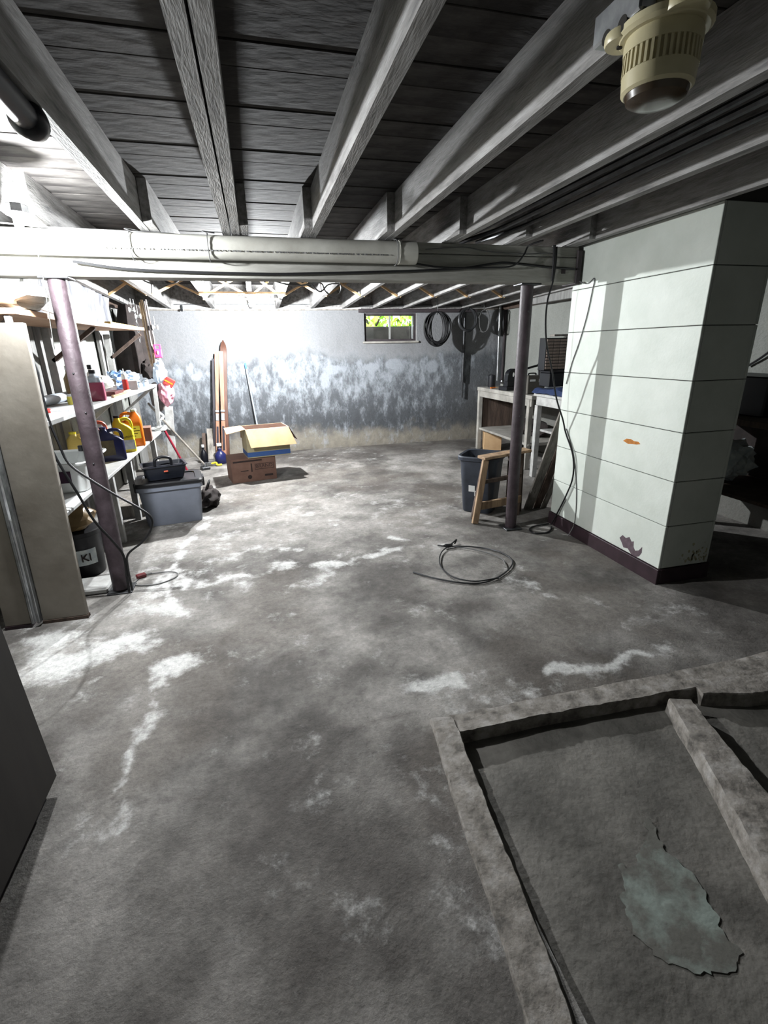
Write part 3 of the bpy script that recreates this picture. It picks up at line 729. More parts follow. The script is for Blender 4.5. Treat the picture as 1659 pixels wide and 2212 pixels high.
chip([(2.69, .185), (2.665, .215), (2.63, .205), (2.60, .225), (2.575, .20), (2.555, .21), (2.55, .17), (2.53, .15), (2.50, .165), (2.475, .20), (2.472, .16), (2.49, .125), (2.52, .108), (2.56, .112), (2.60, .14), (2.64, .13), (2.66, .155)], 'rust_chip', 'paint_chip')
chip([(2.79, .865), (2.76, .885), (2.72, .888), (2.69, .88), (2.65, .882), (2.63, .87), (2.66, .862), (2.70, .858), (2.74, .852)], 'orange_scrape', 'scrape')
b = MB()
for k in range(46):
    a = random.Random(k); x = hx - .02 - abs(a.gauss(0, .09)); z = .13 + abs(a.gauss(0, .05)); s = a.uniform(.004, .013)
    if x < -hx + .03: continue
    b.prism([(s * math.cos(q) * a.uniform(.5, 1), s * math.sin(q) * a.uniform(.5, 1.4)) for q in [i * math.pi / 3.5 for i in range(7)]], (x, -hy - .0012, z), (1, 0, 0), (0, 0, 1), (0, .001, 0))
o = b.build('mould_specks', 'mould', t); o['kind'] = 'stuff'

# ------------------------------------------------------------------ window, well and hedge outside
t = struct(thing('window_1', 'low dark-framed two-pane cellar window in the back wall', 'window', ((WIN[0] + WIN[1]) / 2, YB + .05, WIN[2])))
w2 = (WIN[1] - WIN[0]) / 2; wh = WIN[3] - WIN[2]
b = MB().box(-w2, w2, -.02, .05, wh - .035, wh).box(-w2, w2, -.02, .05, 0, .03).box(-w2, -w2 + .035, -.019, .05, .03, wh - .035).box(w2 - .035, w2, -.019, .05, .03, wh - .035)
b.build('window_frame', 'frame_dark', t)
MB().box(-.010, .010, -.012, .04, .03, wh - .035).build('mullion', 'grey_board', t)
for s in (-1, 1):
    x0, x1 = (-w2 + .036, -.011) if s < 0 else (.011, w2 - .036)
    MB().box(x0, x1, .012, .016, .031, wh - .036).build('pane', 'glass_pane', t)
MB().box(-w2 - .03, w2 + .03, -.085, -.02, -.03, .0, .004).build('window_sill', 'bench_wood', t)
b = MB(); pts = []
for i in range(41):
    a = math.pi * i / 40; rr = .62 + .012 * math.sin(i * 2.6)
    pts.append(Vector((2.07 + rr * math.cos(a), YB + .27 + .33 * math.sin(a) / 1 * (rr / .62), 0)))
b.loft([[p + Vector((0, 0, 1.5)) for p in pts], [p + Vector((0, 0, 1.835)) for p in pts]], caps=False, closed=False)
tag(b.build('window_well', 'earth'), 'dark curved window well outside the cellar window', 'window well')
b = MB(); b.box(1.3, 2.85, YB + .26, YB + .7, 1.42, 1.5); struct(b.build('ground_well', 'earth'))
b = MB(); b.box(-6, 10, YB + .62, YB + 9, 1.6, 1.80); struct(b.build('ground_outside', 'earth'))
rg = random.Random(11)
for k, (hx_, hy_, w_, mt) in enumerate(((1.2, 9.6, .9, 'leaf'), (2.3, 9.9, .9, 'leaf_light'), (3.2, 9.5, .8, 'leaf'))):
    t = thing('shrub', ['bright green shrub outside behind the left window pane', 'pale green shrub outside behind the right window pane', 'green shrub outside past the right edge of the window'][k], 'shrub', (hx_, hy_, 1.8), group='shrubs outside the window')
    b = MB()
    for i in range(900):
        p = Vector((rg.gauss(0, .45) * w_, rg.gauss(0, .3), abs(rg.gauss(.45, .4)))); a = rg.uniform(.05, .11)
        e = Euler((rg.uniform(0, 6), rg.uniform(0, 6), rg.uniform(0, 6))).to_matrix()
        q = [p + e @ Vector(v) * a for v in ((-1, 0, 0), (-.2, .4, .1), (1, 0, 0), (-.2, -.4, .1))]
        b.bm.faces.new([b.bm.verts.new(v) for v in q])
    o = b.build('foliage', mt, t); o['kind'] = 'stuff'
    b = MB()
    for i in range(6): b.tube([(rg.uniform(-.05, .05), 0, 0), (rg.uniform(-.3, .3), rg.uniform(-.2, .2), rg.uniform(.4, .9))], .02, 6)
    b.build('stem', 'wood_dark', t)

# ------------------------------------------------------------------ conduits and pipes at the back wall
tag(MB().tube([(-1.35, 7.60, 2.068), (1.60, 7.60, 2.068)], .014, 10).tube([(-1.35, 7.60, 2.068), (-1.35, 7.6, 2.12), (-1.3, 7.5, 2.15)], .014, 10, 4).build('conduit', 'cable_white'), 'white conduit along the top of the back wall left of the window', 'conduit')
tag(MB().tube([(-1.0, 7.60, 2.112), (1.55, 7.60, 2.116)], .012, 10).build('conduit', 'metal'), 'thin steel conduit just above the white conduit on the back wall', 'conduit')
tag(MB().box(1.56, 3.45, 7.55, 7.60, 2.005, 2.055, .004).build('steel_angle', 'frame_dark'), 'dark steel angle over the window along the back wall top', 'steel angle')
tag(MB().tube([(1.56, 7.53, 2.095), (3.5, 7.53, 2.09)], .018, 10).build('conduit', 'wire_grey'), 'grey conduit above the window and hanging coils', 'conduit')
tag(MB().tube([(-.9, 7.56, 2.03), (-.9, 7.59, 2.10)], .016, 8).build('conduit_clamp', 'steel_dark'), 'dark clamp on the white conduit left of the skis', 'clamp')
b = MB(); b.tube([(3.27, 7.60, 2.05), (3.27, 7.60, 1.5), (3.265, 7.60, .95)], .024, 12); b.tube([(3.265, 7.60, .95), (3.265, 7.60, .7)], .014, 10)
tag(b.build('iron_pipe', 'steel_dark'), 'dark iron pipe running down the back wall past the hanging coils', 'pipe')
tag(MB().tube([(3.86, 7.58, 2.10), (3.88, 7.58, .95)], .022, 10).build('steel_pipe', 'metal'), 'bright steel pipe down the back right corner', 'pipe')
tag(MB().tube([(3.945, 7.55, 2.10), (3.945, 7.55, .9)], .02, 10).build('iron_pipe', 'frame_dark'), 'black iron pipe in the back right corner', 'pipe')
tag(MB().box(3.70, 3.78, 4.6, 6.4, 2.02, 2.13, .004).build('side_duct', 'grey_board'), 'grey wooden trough under the joists at the right wall', 'trough')

def coil(name, c, R, n, r, spread, mat, label, seed, group=None, squash=1.0):
    rg = random.Random(seed); t = thing(name, label, 'coil', (c[0], c[1], c[2] - R))
    b = MB(); pts = []; wx = [1 - spread * (.75 * ((k * .618) % 1.0)) for k in range(n)]
    for k in range(n):
        rz = R * (1 - .16 * spread * rg.random()); cx = (rg.random() - .5) * .5 * R * (1 - wx[k])
        for s in range(18):
            a = 2 * math.pi * s / 18 + math.pi / 2; f = s / 18; w = wx[k] * (1 - f) + wx[(k + 1) % n] * f
            pts.append(Vector((math.cos(a) * R * w * squash + cx * math.sin(math.pi * f), (k / n - .5) * .07 + .008 * math.sin(s + k), 2 * R - rz + math.sin(a) * rz)))
    b.tube(pts, r, 6, 2); b.build('hose_loops', mat, t)
    MB().tube([(0, 0, 2 * R - .04), (.01, .02, 2 * R), (0, 0, 2 * R + .05), (-.01, 0, ZJ - (c[2] - R))], .005, 6, 4).build('hook', 'metal', t)
    return t
coil('cable_coil', (2.70, 7.30, 1.752), .245, 22, .0075, .9, 'black_rubber', 'big coil of black cable hanging beside the cellar window', 5)
coil('cable_coil', (3.19, 7.30, 1.875), .165, 8, .010, .6, 'steel_dark', 'medium dark coil of hose hanging in front of the iron pipe', 6)
coil('cable_coil', (3.46, 7.32, 1.86), .16, 3, .007, .5, 'wire_grey', 'small thin grey coil hanging nearest the right back corner', 8, squash=.6)

# ------------------------------------------------------------------ shelves on the left wall
t = thing('wall_boards', 'grey vertical boards nailed to the left wall behind the workbench', 'boards', (XL, 5.2, 0))
for (y0, y1) in ((3.55, 3.75), (4.36, 4.47), (4.5, 4.78), (5.35, 5.73), (6.19, 6.66), (7.15, 7.5)):
    MB().box(.02, .055, y0 - 5.2, y1 - 5.2, .02, ZW - .01, .003).build('board', 'grey_board', t)
SX = -1.15
t = thing('shelving_unit', 'white painted workbench and shelf along the left wall with a tan plank above', 'shelving', (-1.40, 4.65, 0))
ux = lambda x: x + 1.40
uy = lambda y: y - 4.65
MB().box(ux(-1.62), ux(SX), uy(3.03), uy(6.35), 1.118, 1.15, .004).build('bench_top', 'white_paint', t)
MB().box(ux(-1.62), ux(SX - .01), uy(3.03), uy(6.62), .592, .618, .004).build('lower_shelf', 'white_paint', t)
pl = []
for i in range(15):
    yy = 3.03 + (6.2 - 3.03) * i / 14; z = 1.70 + .035 * (i / 14) - .012 * math.sin(math.pi * i / 14)
    pl.append([Vector((ux(-1.60), uy(yy), z)), Vector((ux(SX - .005), uy(yy), z)), Vector((ux(SX - .005), uy(yy), z + .03)), Vector((ux(-1.60), uy(yy), z + .03))])
MB().loft(pl).build('top_plank', 'plywood', t)
for yy in (3.06, 4.55, 6.25):
    MB().box(ux(-1.60), ux(-1.54), uy(yy), uy(yy + .045), 0, 1.70, .003).build('upright', 'white_dirty', t)
    MB().bar((ux(-1.56), uy(yy + .02), .82), (ux(-1.20), uy(yy + .02), 1.115), .03, .05, up=(0, 1, 0)).build('brace', 'white_dirty', t)
    MB().bar((ux(-1.56), uy(yy + .02), 1.45), (ux(-1.22), uy(yy + .02), 1.70), .03, .04, up=(0, 1, 0)).build('brace', 'wood_dark', t)
for yy in (3.05, 4.15, 4.75, 5.9):
    MB().box(ux(-1.24), ux(-1.19), uy(yy), uy(yy + .05), 0, .592, .003).build('leg', 'white_dirty', t)
MB().bar((ux(-1.19), uy(6.3), .62), (ux(-1.17), uy(6.3), 1.12), .04, .04, up=(0, 1, 0)).build('upright', 'white_dirty', t)
MB().box(ux(-1.215), ux(-1.185), uy(3.03), uy(3.055), .62, 1.69, .003).build('end_upright', 'white_paint', t)

tag(MB().bar((-1.17, 6.60, .0), (-1.105, 6.62, .86), .10, .02, up=(0, 1, 0), bev=.003).build('loose_board', 'white_dirty'), 'white board standing upright at the far end of the shelves', 'board')
# plastic sheet on the wall above the plank
b = MB(); R = []
for i in range(50):
    y = 3.3 + 3.2 * i / 49; row = []
    for j in range(16):
        z = 1.76 + .38 * j / 15; row.append(Vector((-1.60 + .05 * vn3((y * 5, z * 3, 1)) + .05 * vn3((y * 12, z * 7, 4)) + .03 * (j / 15), y, z)))
    R.append(row)
b.loft(R, caps=False, closed=False)
tag(b.build('plastic_sheet', 'plastic_sheet'), 'crumpled grey plastic sheet hanging on the left wall above the plank', 'plastic sheet')
tag(MB().blob((-1.36, 3.28, 1.80), (.22, .26, .085), 4, .35, 3, 3, flat=1.734).build('plastic_bag', 'white_bag'), 'crumpled white plastic bag lying on the near end of the tan plank', 'bag')
tag(MB().bar((-1.30, 3.55, 1.86), (-1.18, 4.28, 1.78), .02, .14, up=(.2, 0, 1), bev=.003).build('white_board', 'white_paint'), 'short white board standing on edge on the tan plank', 'board')
tag(MB().bar((-1.21, 4.95, 1.7485), (-1.23, 6.12, 1.757), .05, .03, bev=.003).build('yellow_lath', 'yellow_wood'), 'yellow wooden lath on the far end of the tan plank', 'lath')
tag(MB().bar((-1.28, 4.5, 1.742), (-1.36, 4.9, 1.75), .03, .02, bev=.002).build('wood_offcut', 'wood_tan'), 'small tan wood offcut lying on the tan plank', 'offcut')

# things on the workbench
ZB = 1.15
t = thing('paper_roll', 'long pale blue and white paper roll lying on the workbench', 'paper roll', (-1.46, 4.05, ZB))
MB().tube([(-.05, -.45, .036), (.0, .55, .036)], .036, 16).build('roll', 'paper_roll', t)
MB().tube([(-.042, -.28, .036), (-.034, -.12, .036)], .0368, 16).build('blue_band', 'paper_blue', t)
t = thing('screwdriver', 'red-handled screwdriver lying on the near end of the workbench', 'screwdriver', (-1.30, 3.50, ZB))
MB().tube([(-.07, .0, .016), (.02, .01, .016)], .014, 10).build('handle', 'red_plastic', t)
MB().tube([(.02, .01, .014), (.12, .02, .010)], .004, 8).build('shaft', 'metal', t)
def bottle(name, label, loc, prof, mat, cap_r, cap_h, cap_mat, sx=1, sy=1, n=20, rz=0, extra=None, cat='bottle'):
    t = thing(name, label, cat, loc, rz)
    MB().lathe(prof, (0, 0, 0), n, sx=sx, sy=sy).build('body', mat, t)
    z = prof[-1][1]; MB().lathe([(cap_r, z - .004), (cap_r, z + cap_h - .003), (cap_r - .003, z + cap_h)], (0, 0, 0), 16).build('cap', cap_mat, t)
    return t
def rr_ring(w, d, z, r=.02, n=5, cx=0, cy=0):
    out = []
    for (sx, sy, a0) in ((1, 1, 0), (-1, 1, math.pi / 2), (-1, -1, math.pi), (1, -1, 1.5 * math.pi)):
        for k in range(n):
            a = a0 + math.pi / 2 * k / (n - 1); out.append(Vector((cx + sx * (w / 2 - r) + r * math.cos(a), cy + sy * (d / 2 - r) + r * math.sin(a), z)))
    return out
t = thing('pink_bottle', 'square clear bottle of pink liquid with a black cap on the workbench', 'bottle', (-1.235, 4.33, ZB), .15)
MB().loft([rr_ring(.125, .11, 0), rr_ring(.13, .115, .01), rr_ring(.13, .115, .125), rr_ring(.125, .11, .14, .025)]).build('body', 'pink_liquid', t)
MB().loft([rr_ring(.12, .105, .14, .03), rr_ring(.10, .09, .175, .03), rr_ring(.045, .045, .19, .02), rr_ring(.04, .04, .205, .018)]).build('shoulder', 'clear_plastic', t)
MB().lathe([(.024, .205), (.024, .228), (.021, .232)], (0, 0, 0), 16).build('cap', 'black_plastic', t)
bottle('white_bottle', 'slim white bottle with a black cap behind the pink bottle', (-1.33, 4.62, ZB), [(.035, 0), (.037, .01), (.037, .16), (.025, .20), (.013, .215), (.013, .235)], 'white_plastic', .017, .03, 'black_plastic')
bottle('amber_bottle', 'tan bottle with a pale label just right of the left post on the workbench', (-1.42, 4.40, ZB), [(.04, 0), (.042, .01), (.042, .17), (.02, .21), (.016, .24)], 'amber', .02, .025, 'white_plastic')
t = bottle('yellow_jar', 'small pale yellow jar at the left post on the workbench', (-1.33, 4.08, ZB), [(.03, 0), (.032, .006), (.032, .055), (.028, .06)], 'label_yellow', .03, .014, 'white_plastic', cat='jar')
tag(MB().box(-1.30, -1.20, 4.72, 5.02, ZB, ZB + .035, .003, rot=None).build('dark_block', 'maroon'), 'flat dark maroon block lying on the workbench', 'block')
t = thing('sanding_tray', 'low grey metal tray on the workbench behind the maroon block', 'tray', (-1.38, 4.95, ZB))
MB().frustum((-.08, .08, -.2, .2), (-.1, .1, -.22, .22), 0, .06, False).build('tray_shell', 'metal', t)
MB().box(-.07, .07, -.18, .18, .006, .04, .004).build('tray_contents', 'grey_board', t)
t = thing('caulk_tube', 'red and white caulk tube standing on the workbench', 'tube', (-1.24, 5.30, ZB))
MB().lathe([(.026, 0), (.027, .004), (.027, .11)], (0, 0, 0), 16).build('body', 'red_plastic', t)
MB().lathe([(.027, .11), (.027, .15), (.02, .16), (.008, .165), (.004, .21)], (0, 0, 0), 16).build('nozzle', 'white_plastic', t)
t = thing('white_carton', 'small white carton standing beside the caulk tube', 'carton', (-1.215, 5.47, ZB), .2)
MB().box(-.045, .045, -.03, .03, 0, .085, .002).build('carton_body', 'white_paint', t)
MB().box(-.044, .044, -.029, .029, .085, .089, .001).build('lid', 'white_plastic', t)
tag(MB().blob((-1.38, 5.55, 1.235), (.10, .16, .09), 4, .4, 4, 5, flat=ZB + .001).build('plastic_wrap', 'blue_film'), 'crumpled blue plastic film heaped on the workbench', 'plastic film')
tag(MB().blob((-1.40, 5.20, 1.22), (.09, .14, .075), 3, .35, 3, 8, flat=ZB + .001).build('rag', 'white_bag'), 'crumpled white rag on the workbench left of the blue film', 'rag')
tag(MB().blob((-1.34, 5.88, 1.23), (.11, .16, .085), 4, .4, 5, 9, flat=ZB + .001).build('plastic_wrap', 'clear_plastic'), 'heap of clear plastic wrap at the far end of the workbench', 'plastic film')
for i, (x, y, r, h) in enumerate(((-1.22, 5.78, .03, .05), (-1.19, 5.93, .026, .045), (-1.21, 6.08, .028, .06))):
    t = thing('glass_jar', ['squat glass jar beside the clear wrap on the workbench', 'smallest glass jar on the workbench edge', 'tallest glass jar at the far workbench corner'][i], 'jar', (x, y, ZB), group='jars on the workbench')
    MB().lathe([(r, 0), (r, h * .8), (r * .8, h)], (0, 0, 0), 14).build('jar_body', 'clear_plastic', t)
    MB().lathe([(r * .85, h), (r * .85, h + .012)], (0, 0, 0), 14).build('lid', 'metal', t)
for i in range(3):
    tag(MB().bar((-1.18 - .03 * i, 4.55 + .12 * i, ZB + .004 + .004 * i), (-1.17 - .02 * i, 5.1 + .1 * i, ZB + .004 + .004 * i), .02, .006).build('wood_shim', 'wood_tan'), ['thin tan shim at the workbench front edge', 'second thin tan shim on the workbench', 'third thin tan shim next to the maroon block'][i], 'shim', 'shims on the workbench')

# things on the lower shelf
ZS = .618
t = thing('dish_tub', 'white plastic tub with a dark purple label on the lower shelf', 'tub', (-1.36, 3.74, ZS))
b = MB()
b.loft([rr_ring(.33, .42, 0, .04), rr_ring(.35, .44, .01, .045), rr_ring(.40, .50, .19, .05), rr_ring(.44, .54, .195, .06), rr_ring(.445, .545, .205, .06), rr_ring(.435, .535, .212, .06), rr_ring(.385, .485, .20, .05), rr_ring(.345, .435, .02, .04)])
b.build('tub_shell', 'white_plastic', t)
MB().prism([(-.06, .075), (.06, .075), (.065, .155), (-.06, .155)], (.05, -.229, 0), (1, 0, 0), (0, -.12, 1), (0, -.002, 0)).build('label', 'purple_label', t)
bottle('white_flask', 'white bottle with a dark cap inside the white tub', (-1.27, 3.87, ZS + .025), [(.04, 0), (.042, .01), (.042, .15), (.02, .19), (.018, .2)], 'white_plastic', .024, .035, 'black_plastic')
def jug(name, label, loc, rz, w, d, h, mat, cap, side=1, labels=(), handle_mat=None):
    t = thing(name, label, 'jug', loc, rz, 'jugs on the lower shelf')
    o = -side * w * .22
    MB().loft([rr_ring(w * .94, d * .94, 0, .02), rr_ring(w, d, .012, .025), rr_ring(w, d, h * .58, .025), rr_ring(w * .86, d * .92, h * .68, .025, cx=o * .3), rr_ring(w * .52, d * .66, h * .80, .025, cx=o), rr_ring(w * .30, d * .42, h * .89, .018, cx=o), rr_ring(.042, .042, h * .93, .018, cx=o), rr_ring(.040, .040, h * .95, .018, cx=o)]).build('body', mat, t)
    MB().lathe([(.026, h * .94), (.026, h * .995), (.022, h)], (o, 0, 0), 14).build('cap', cap, t)
    MB().tube([(o + side * .01, 0, h * .86), (side * w * .18, 0, h * .90), (side * w * .40, 0, h * .84), (side * w * .45, 0, h * .68), (side * w * .40, 0, h * .52)], .015, 10, 5).build('handle', handle_mat or mat, t)
    for (x0, x1, z0, z1, m) in labels:
        MB().box(x0 * w, x1 * w, -d / 2 - .0015, -d / 2 + .002, z0 * h, z1 * h).build('label', m, t)
    return t
jug('red_jug', 'dark red canister with a salmon loop handle behind the navy jug', (-1.42, 4.72, ZS), .35, .20, .16, .35, 'maroon', 'black_plastic', 1, (), 'salmon')
jug('navy_jug', 'navy blue jug with a dark label and side handle on the lower shelf', (-1.275, 4.60, ZS), .30, .20, .12, .29, 'navy_plastic', 'navy_plastic', 1, ((-.42, .10, .18, .62, 'label_dark'),))
t = jug('yellow_jug', 'bright yellow jug with black lettering between navy and orange jugs', (-1.255, 4.97, ZS), .30, .165, .11, .34, 'yellow_plastic', 'black_plastic', 1, ((-.30, .46, .08, .34, 'label_pale'),))
text('lettering', 'Prestone', .036, 'ink', t, face_mtx((.012, -.0565, .145), (1, 0, .12), (-.12, 0, 1)))
t = jug('orange_jug', 'orange jug with a yellow label and white top tag', (-1.25, 5.28, ZS), .30, .19, .13, .36, 'orange_plastic', 'white_plastic', -1, ((-.30, .34, .22, .56, 'label_yellow'), (-.1, .3, .58, .585, 'label_yellow')))
MB().box(-.04, .035, -.05, -.046, .225, .26, rot=(-.6, 0, 0)).build('top_tag', 'white_plastic', t)
for zz, ww in ((.175, .06), (.15, .09), (.125, .07), (.10, .05)): MB().box(-.03, -.03 + ww, -.0680, -.0665, zz, zz + .007).build('print_line', 'ink', t)
jug('gold_jug', 'golden yellow jug standing behind the left post on the lower shelf', (-1.42, 4.33, ZS), .3, .19, .12, .30, 'yellow_wood', 'yellow_plastic', 1)
t = thing('open_carton', 'small brown cardboard carton at the far end of the lower shelf', 'carton', (-1.225, 5.60, ZS), .15)
MB().box(-.08, .08, -.09, .09, 0, .14, .002).build('carton_body', 'cardboard_brown', t)
MB().bar((-.08, 0, .14), (-.13, 0, .20), .18, .004, up=(0, 0, 1)).build('flap', 'cardboard_brown', t)
t = thing('spray_gun', 'white metal clamp tool on the far tip of the lower shelf', 'tool', (-1.17, 6.30, ZS))
b = MB().box(-.06, .06, -.10, .02, .0, .05, .006).tube([(0, -.08, .05), (.02, -.1, .12), (.05, -.02, .16), (.0, .05, .2)], .012, 8, 5); b.build('tool_body', 'white_plastic', t)
MB().tube([(.03, -.05, .05), (.06, -.11, .09), (.03, -.13, .13)], .007, 8, 4).build('trigger', 'metal', t)

# under the shelf
t = thing('paint_bucket', 'dark bucket with a torn white label under the lower shelf', 'bucket', (-1.33, 3.62, 0))
MB().lathe([(.12, 0), (.125, .01), (.14, .30), (.146, .305), (.146, .325), (.138, .325)], (0, 0, 0), 28).build('bucket_body', 'black_plastic', t)
MB().lathe([(.148, .318), (.148, .335), (.135, .34)], (0, 0, 0), 28).build('lid', 'black_plastic', t)
R = []
for z in (.10, .215):
    R.append([Vector(((.1265 + .0145 * z / .3 + .003) * math.cos(a), (.1265 + .0145 * z / .3 + .003) * math.sin(a), z)) for a in [-2.1 + 1.5 * k / 12 for k in range(13)]])
MB().loft(R, caps=False, closed=False).build('label', 'label_pale', t)
text('lettering', 'KI', .075, 'ink', t, face_mtx((.062, -.128, .155), (.9, .42, 0), (0, 0, 1)), extrude=.006)
tag(MB().blob((-1.35, 3.64, .42), (.14, .14, .10), 3, .3, 3, 4, flat=.341).build('stuffed_bag', 'amber'), 'pale stuffed bag lying on the dark bucket', 'bag')
t = thing('tin_pail', 'white tin pail beside the beige panel under the shelf', 'pail', (-1.46, 3.38, 0))
MB().lathe([(.08, 0), (.085, .005), (.10, .22), (.104, .225), (.098, .225), (.083, .012)], (0, 0, 0), 22).build('pail_shell', 'white_plastic', t)
MB().tube([(-.10, 0, .21), (-.06, -.05, .25), (.06, -.05, .25), (.10, 0, .21)], .003, 6, 5).build('bail', 'metal', t)
tag(MB().box(-1.33, -1.08, 3.20, 3.42, .0, .045, .012).crumple(.006, 14).build('paving_slab', 'white_dirty'), 'pale concrete paver on the floor at the left post', 'paver')
t = thing('floor_carton', 'flattened grey carton on the floor under the shelf behind the post', 'carton', (-1.34, 5.05, 0), .1)
MB().box(-.16, .16, -.2, .2, 0, .12, .004).build('carton_body', 'wood_grey', t)
MB().bar((.16, 0, .12), (.22, 0, .05), .38, .005).build('flap', 'wood_grey', t)

# hanging clutter at the far shelf end
t = thing('hanging_coat', 'dark coat hanging at the far end of the left wall', 'coat', (-1.42, 6.85, 1.25))
b = MB(); R = []
for i in range(14):
    z = .80 - .80 * i / 13; w = .09 + .10 * min(1, i / 5); d = .05 + .05 * min(1, i / 6); R.append([Vector((w * math.cos(a) * (1 + .25 * math.sin(a * 5 + i * .3)), 1.6 * d * math.sin(a) * (1 + .25 * math.cos(a * 4)), z)) for a in [2 * math.pi * k / 24 for k in range(24)]])
b.loft(R); b.build('coat_body', 'dark_cloth', t)
MB().tube([(0, 0, .80), (0, 0, .84), (.0, .02, .86)], .006, 6).build('hook', 'metal', t)
tag(MB().tube([(-1.20, 6.55, 2.08), (-1.19, 6.55, 1.8), (-1.17, 6.55, 1.5), (-1.2, 6.56, 1.35), (-1.22, 6.56, 1.6), (-1.22, 6.55, 2.05)], .013, 7, 6).build('rope_hank', 'tan_rope'), 'tan hank of rope hanging at the far shelf end', 'rope')
tag(MB().tube([(-1.15, 6.52, 2.08), (-1.14, 6.52, 1.8), (-1.13, 6.52, 1.62), (-1.16, 6.52, 1.5), (-1.17, 6.52, 1.7), (-1.165, 6.52, 2.06)], .010, 7, 6).build('rope_hank', 'grey_cloth'), 'grey hank of cord hanging right of the tan rope', 'rope')
t = thing('hanging_chain', 'hanging steel chain left of the ropes at the far shelf end', 'chain', (-1.28, 6.50, 1.72))
for i in range(12):
    z = .30 - i * .035; b = MB(); a = (i % 2) * math.pi / 2
    b.tube([(math.cos(a) * .009 * math.cos(q), math.sin(a) * .009 * math.cos(q), z + .02 * math.sin(q)) for q in [2 * math.pi * k / 10 for k in range(10)]], .0035, 5, 0, closed=True); b.build('chain_link', 'metal', t)
MB().tube([(0, 0, .31), (0, 0, .36)], .004, 6).build('hook', 'metal', t)
for i, (x, z) in enumerate(((-1.31, 1.97), (-1.255, 1.90), (-1.09, 1.78))):
    t = thing('spool', ['white spool hanging highest at the far shelf end', 'white spool hanging just under the highest one', 'white spool hanging right of the grey cord'][i], 'spool', (x, 6.5, z), group='white spools')
    MB().lathe([(.028, -.03), (.028, -.022), (.016, -.02), (.016, .02), (.028, .022), (.028, .03)], (0, 0, 0), 14, axis='x').build('reel', 'white_plastic', t)
    MB().tube([(0, 0, .0), (0, 0, .12)], .002, 5).build('string', 'cable_white', t)
t = thing('pink_case', 'bright pink plastic case hanging at the far end of the shelves', 'case', (-1.10, 6.48, 1.44))
MB().box(-.042, .042, -.02, .02, 0, .10, .008).build('case_body', 'pink', t)
b = MB().box(-.04, -.018, -.012, .012, .10, .14, .003).box(.018, .04, -.012, .012, .10, .14, .003).box(-.04, .04, -.012, .012, .138, .150, .003); b.build('handle', 'pink', t)
MB().blob((0, -.024, .06), (.012, .006, .022), 2, 0).build('latch', 'white_plastic', t)
tag(MB().blob((-1.12, 6.5, 1.25), (.07, .05, .17), 4, .35, 4, 2).build('clear_bag', 'clear_plastic'), 'clear plastic bag hanging under the pink case', 'bag')
t = thing('red_bag', 'clear bag with a red package and pink contents at the workbench end', 'bag', (-1.06, 6.45, .92))
MB().blob((-.02, 0, .12), (.085, .06, .14), 4, .3, 3, 6).build('bag_body', 'pink_film', t)
MB().box(-.02, .09, -.04, .03, .19, .29, .01, rot=(0, .6, .2)).build('red_package', 'red_plastic', t)
MB().box(-.015, .085, -.043, -.038, .235, .25, rot=(0, .6, .2)).build('stripe', 'orange_plastic', t)
tag(MB().blob((-1.20, 6.55, .98), (.08, .07, .16), 3, .3, 3, 12).build('grey_sack', 'grey_cloth'), 'dark grey sack hanging below the workbench end', 'sack')
tag(MB().blob((-1.28, 6.75, 1.30), (.10, .08, .12), 3, .4, 4, 22).build('grey_sack', 'dark_cloth'), 'small black sack hanging behind the pink case', 'sack')

# ------------------------------------------------------------------ beige panel, dark cabinet on the left
t = thing('partition_panel', 'tall beige panel with a metal track standing at the left edge', 'panel', (-1.12, 2.90, 0))
MB().box(-.235, 0, 0, .035, .02, 1.66, .004).build('panel_board', 'panel_beige', t)
MB().box(-.42, -.285, -.02, .025, .02, 1.66, .004).build('panel_board', 'panel_beige', t)
for x in (-.275, -.245): MB().box(x - .008, x + .008, -.03, .01, .02, 1.66, .003).build('metal_track', 'metal', t)
MB().box(-.235, .004, -.004, .038, 0, .02).build('base_strip', 'wood_dark', t)
MB().box(-.42, -.285, -.024, .028, 0, .02).build('base_strip', 'brown_base', t)
for o in t.children: o.data.transform(Matrix.Rotation(-.058, 4, 'X'))
t = thing('dark_cabinet', 'dark wooden cabinet at the lower left edge of the photo', 'cabinet', (-1.17, 1.25, 0))
b = MB(); b.loft([[Vector((-.33, -.35, .06)), Vector((.33, -.35, .06)), Vector((.33, .35, .06)), Vector((-.33, .35, .06))], [Vector((-.33, -.35, .85)), Vector((.305, -.35, .85)), Vector((.305, .335, .85)), Vector((-.33, .335, .85))]]); b.build('cabinet_body', 'cabinet_wood', t)
MB().box(-.30, .30, -.31, .31, 0, .06).build('plinth', 'black_plastic', t)
MB().box(-.34, .32, -.36, .345, .85, .875, .004).build('cabinet_top', 'cabinet_wood', t)

# ------------------------------------------------------------------ tote, caddy, cartons, skis
t = thing('storage_tote', 'grey plastic storage tote with a black lid on the floor', 'tote', (-.875, 4.68, 0), .16)
MB().loft([rr_ring(.46, .30, 0, .03), rr_ring(.47, .31, .012, .035), rr_ring(.52, .36, .33, .04), rr_ring(.55, .39, .335, .045), rr_ring(.55, .39, .385, .045)]).build('tote_body', 'tote_grey', t)
MB().loft([rr_ring(.565, .405, .375, .05), rr_ring(.57, .41, .40, .05), rr_ring(.55, .39, .412, .05), rr_ring(.45, .30, .414, .04), rr_ring(.44, .29, .404, .04)]).build('lid', 'black_plastic', t)
for s in (-1, 1): MB().box(s * .285 - .014, s * .285 + .014, -.07, .07, .31, .395, .006).build('latch', 'black_plastic', t)
t = thing('tool_caddy', 'black open tool caddy with a centre handle on the tote lid', 'tool caddy', (-.905, 4.68, .414), .30)
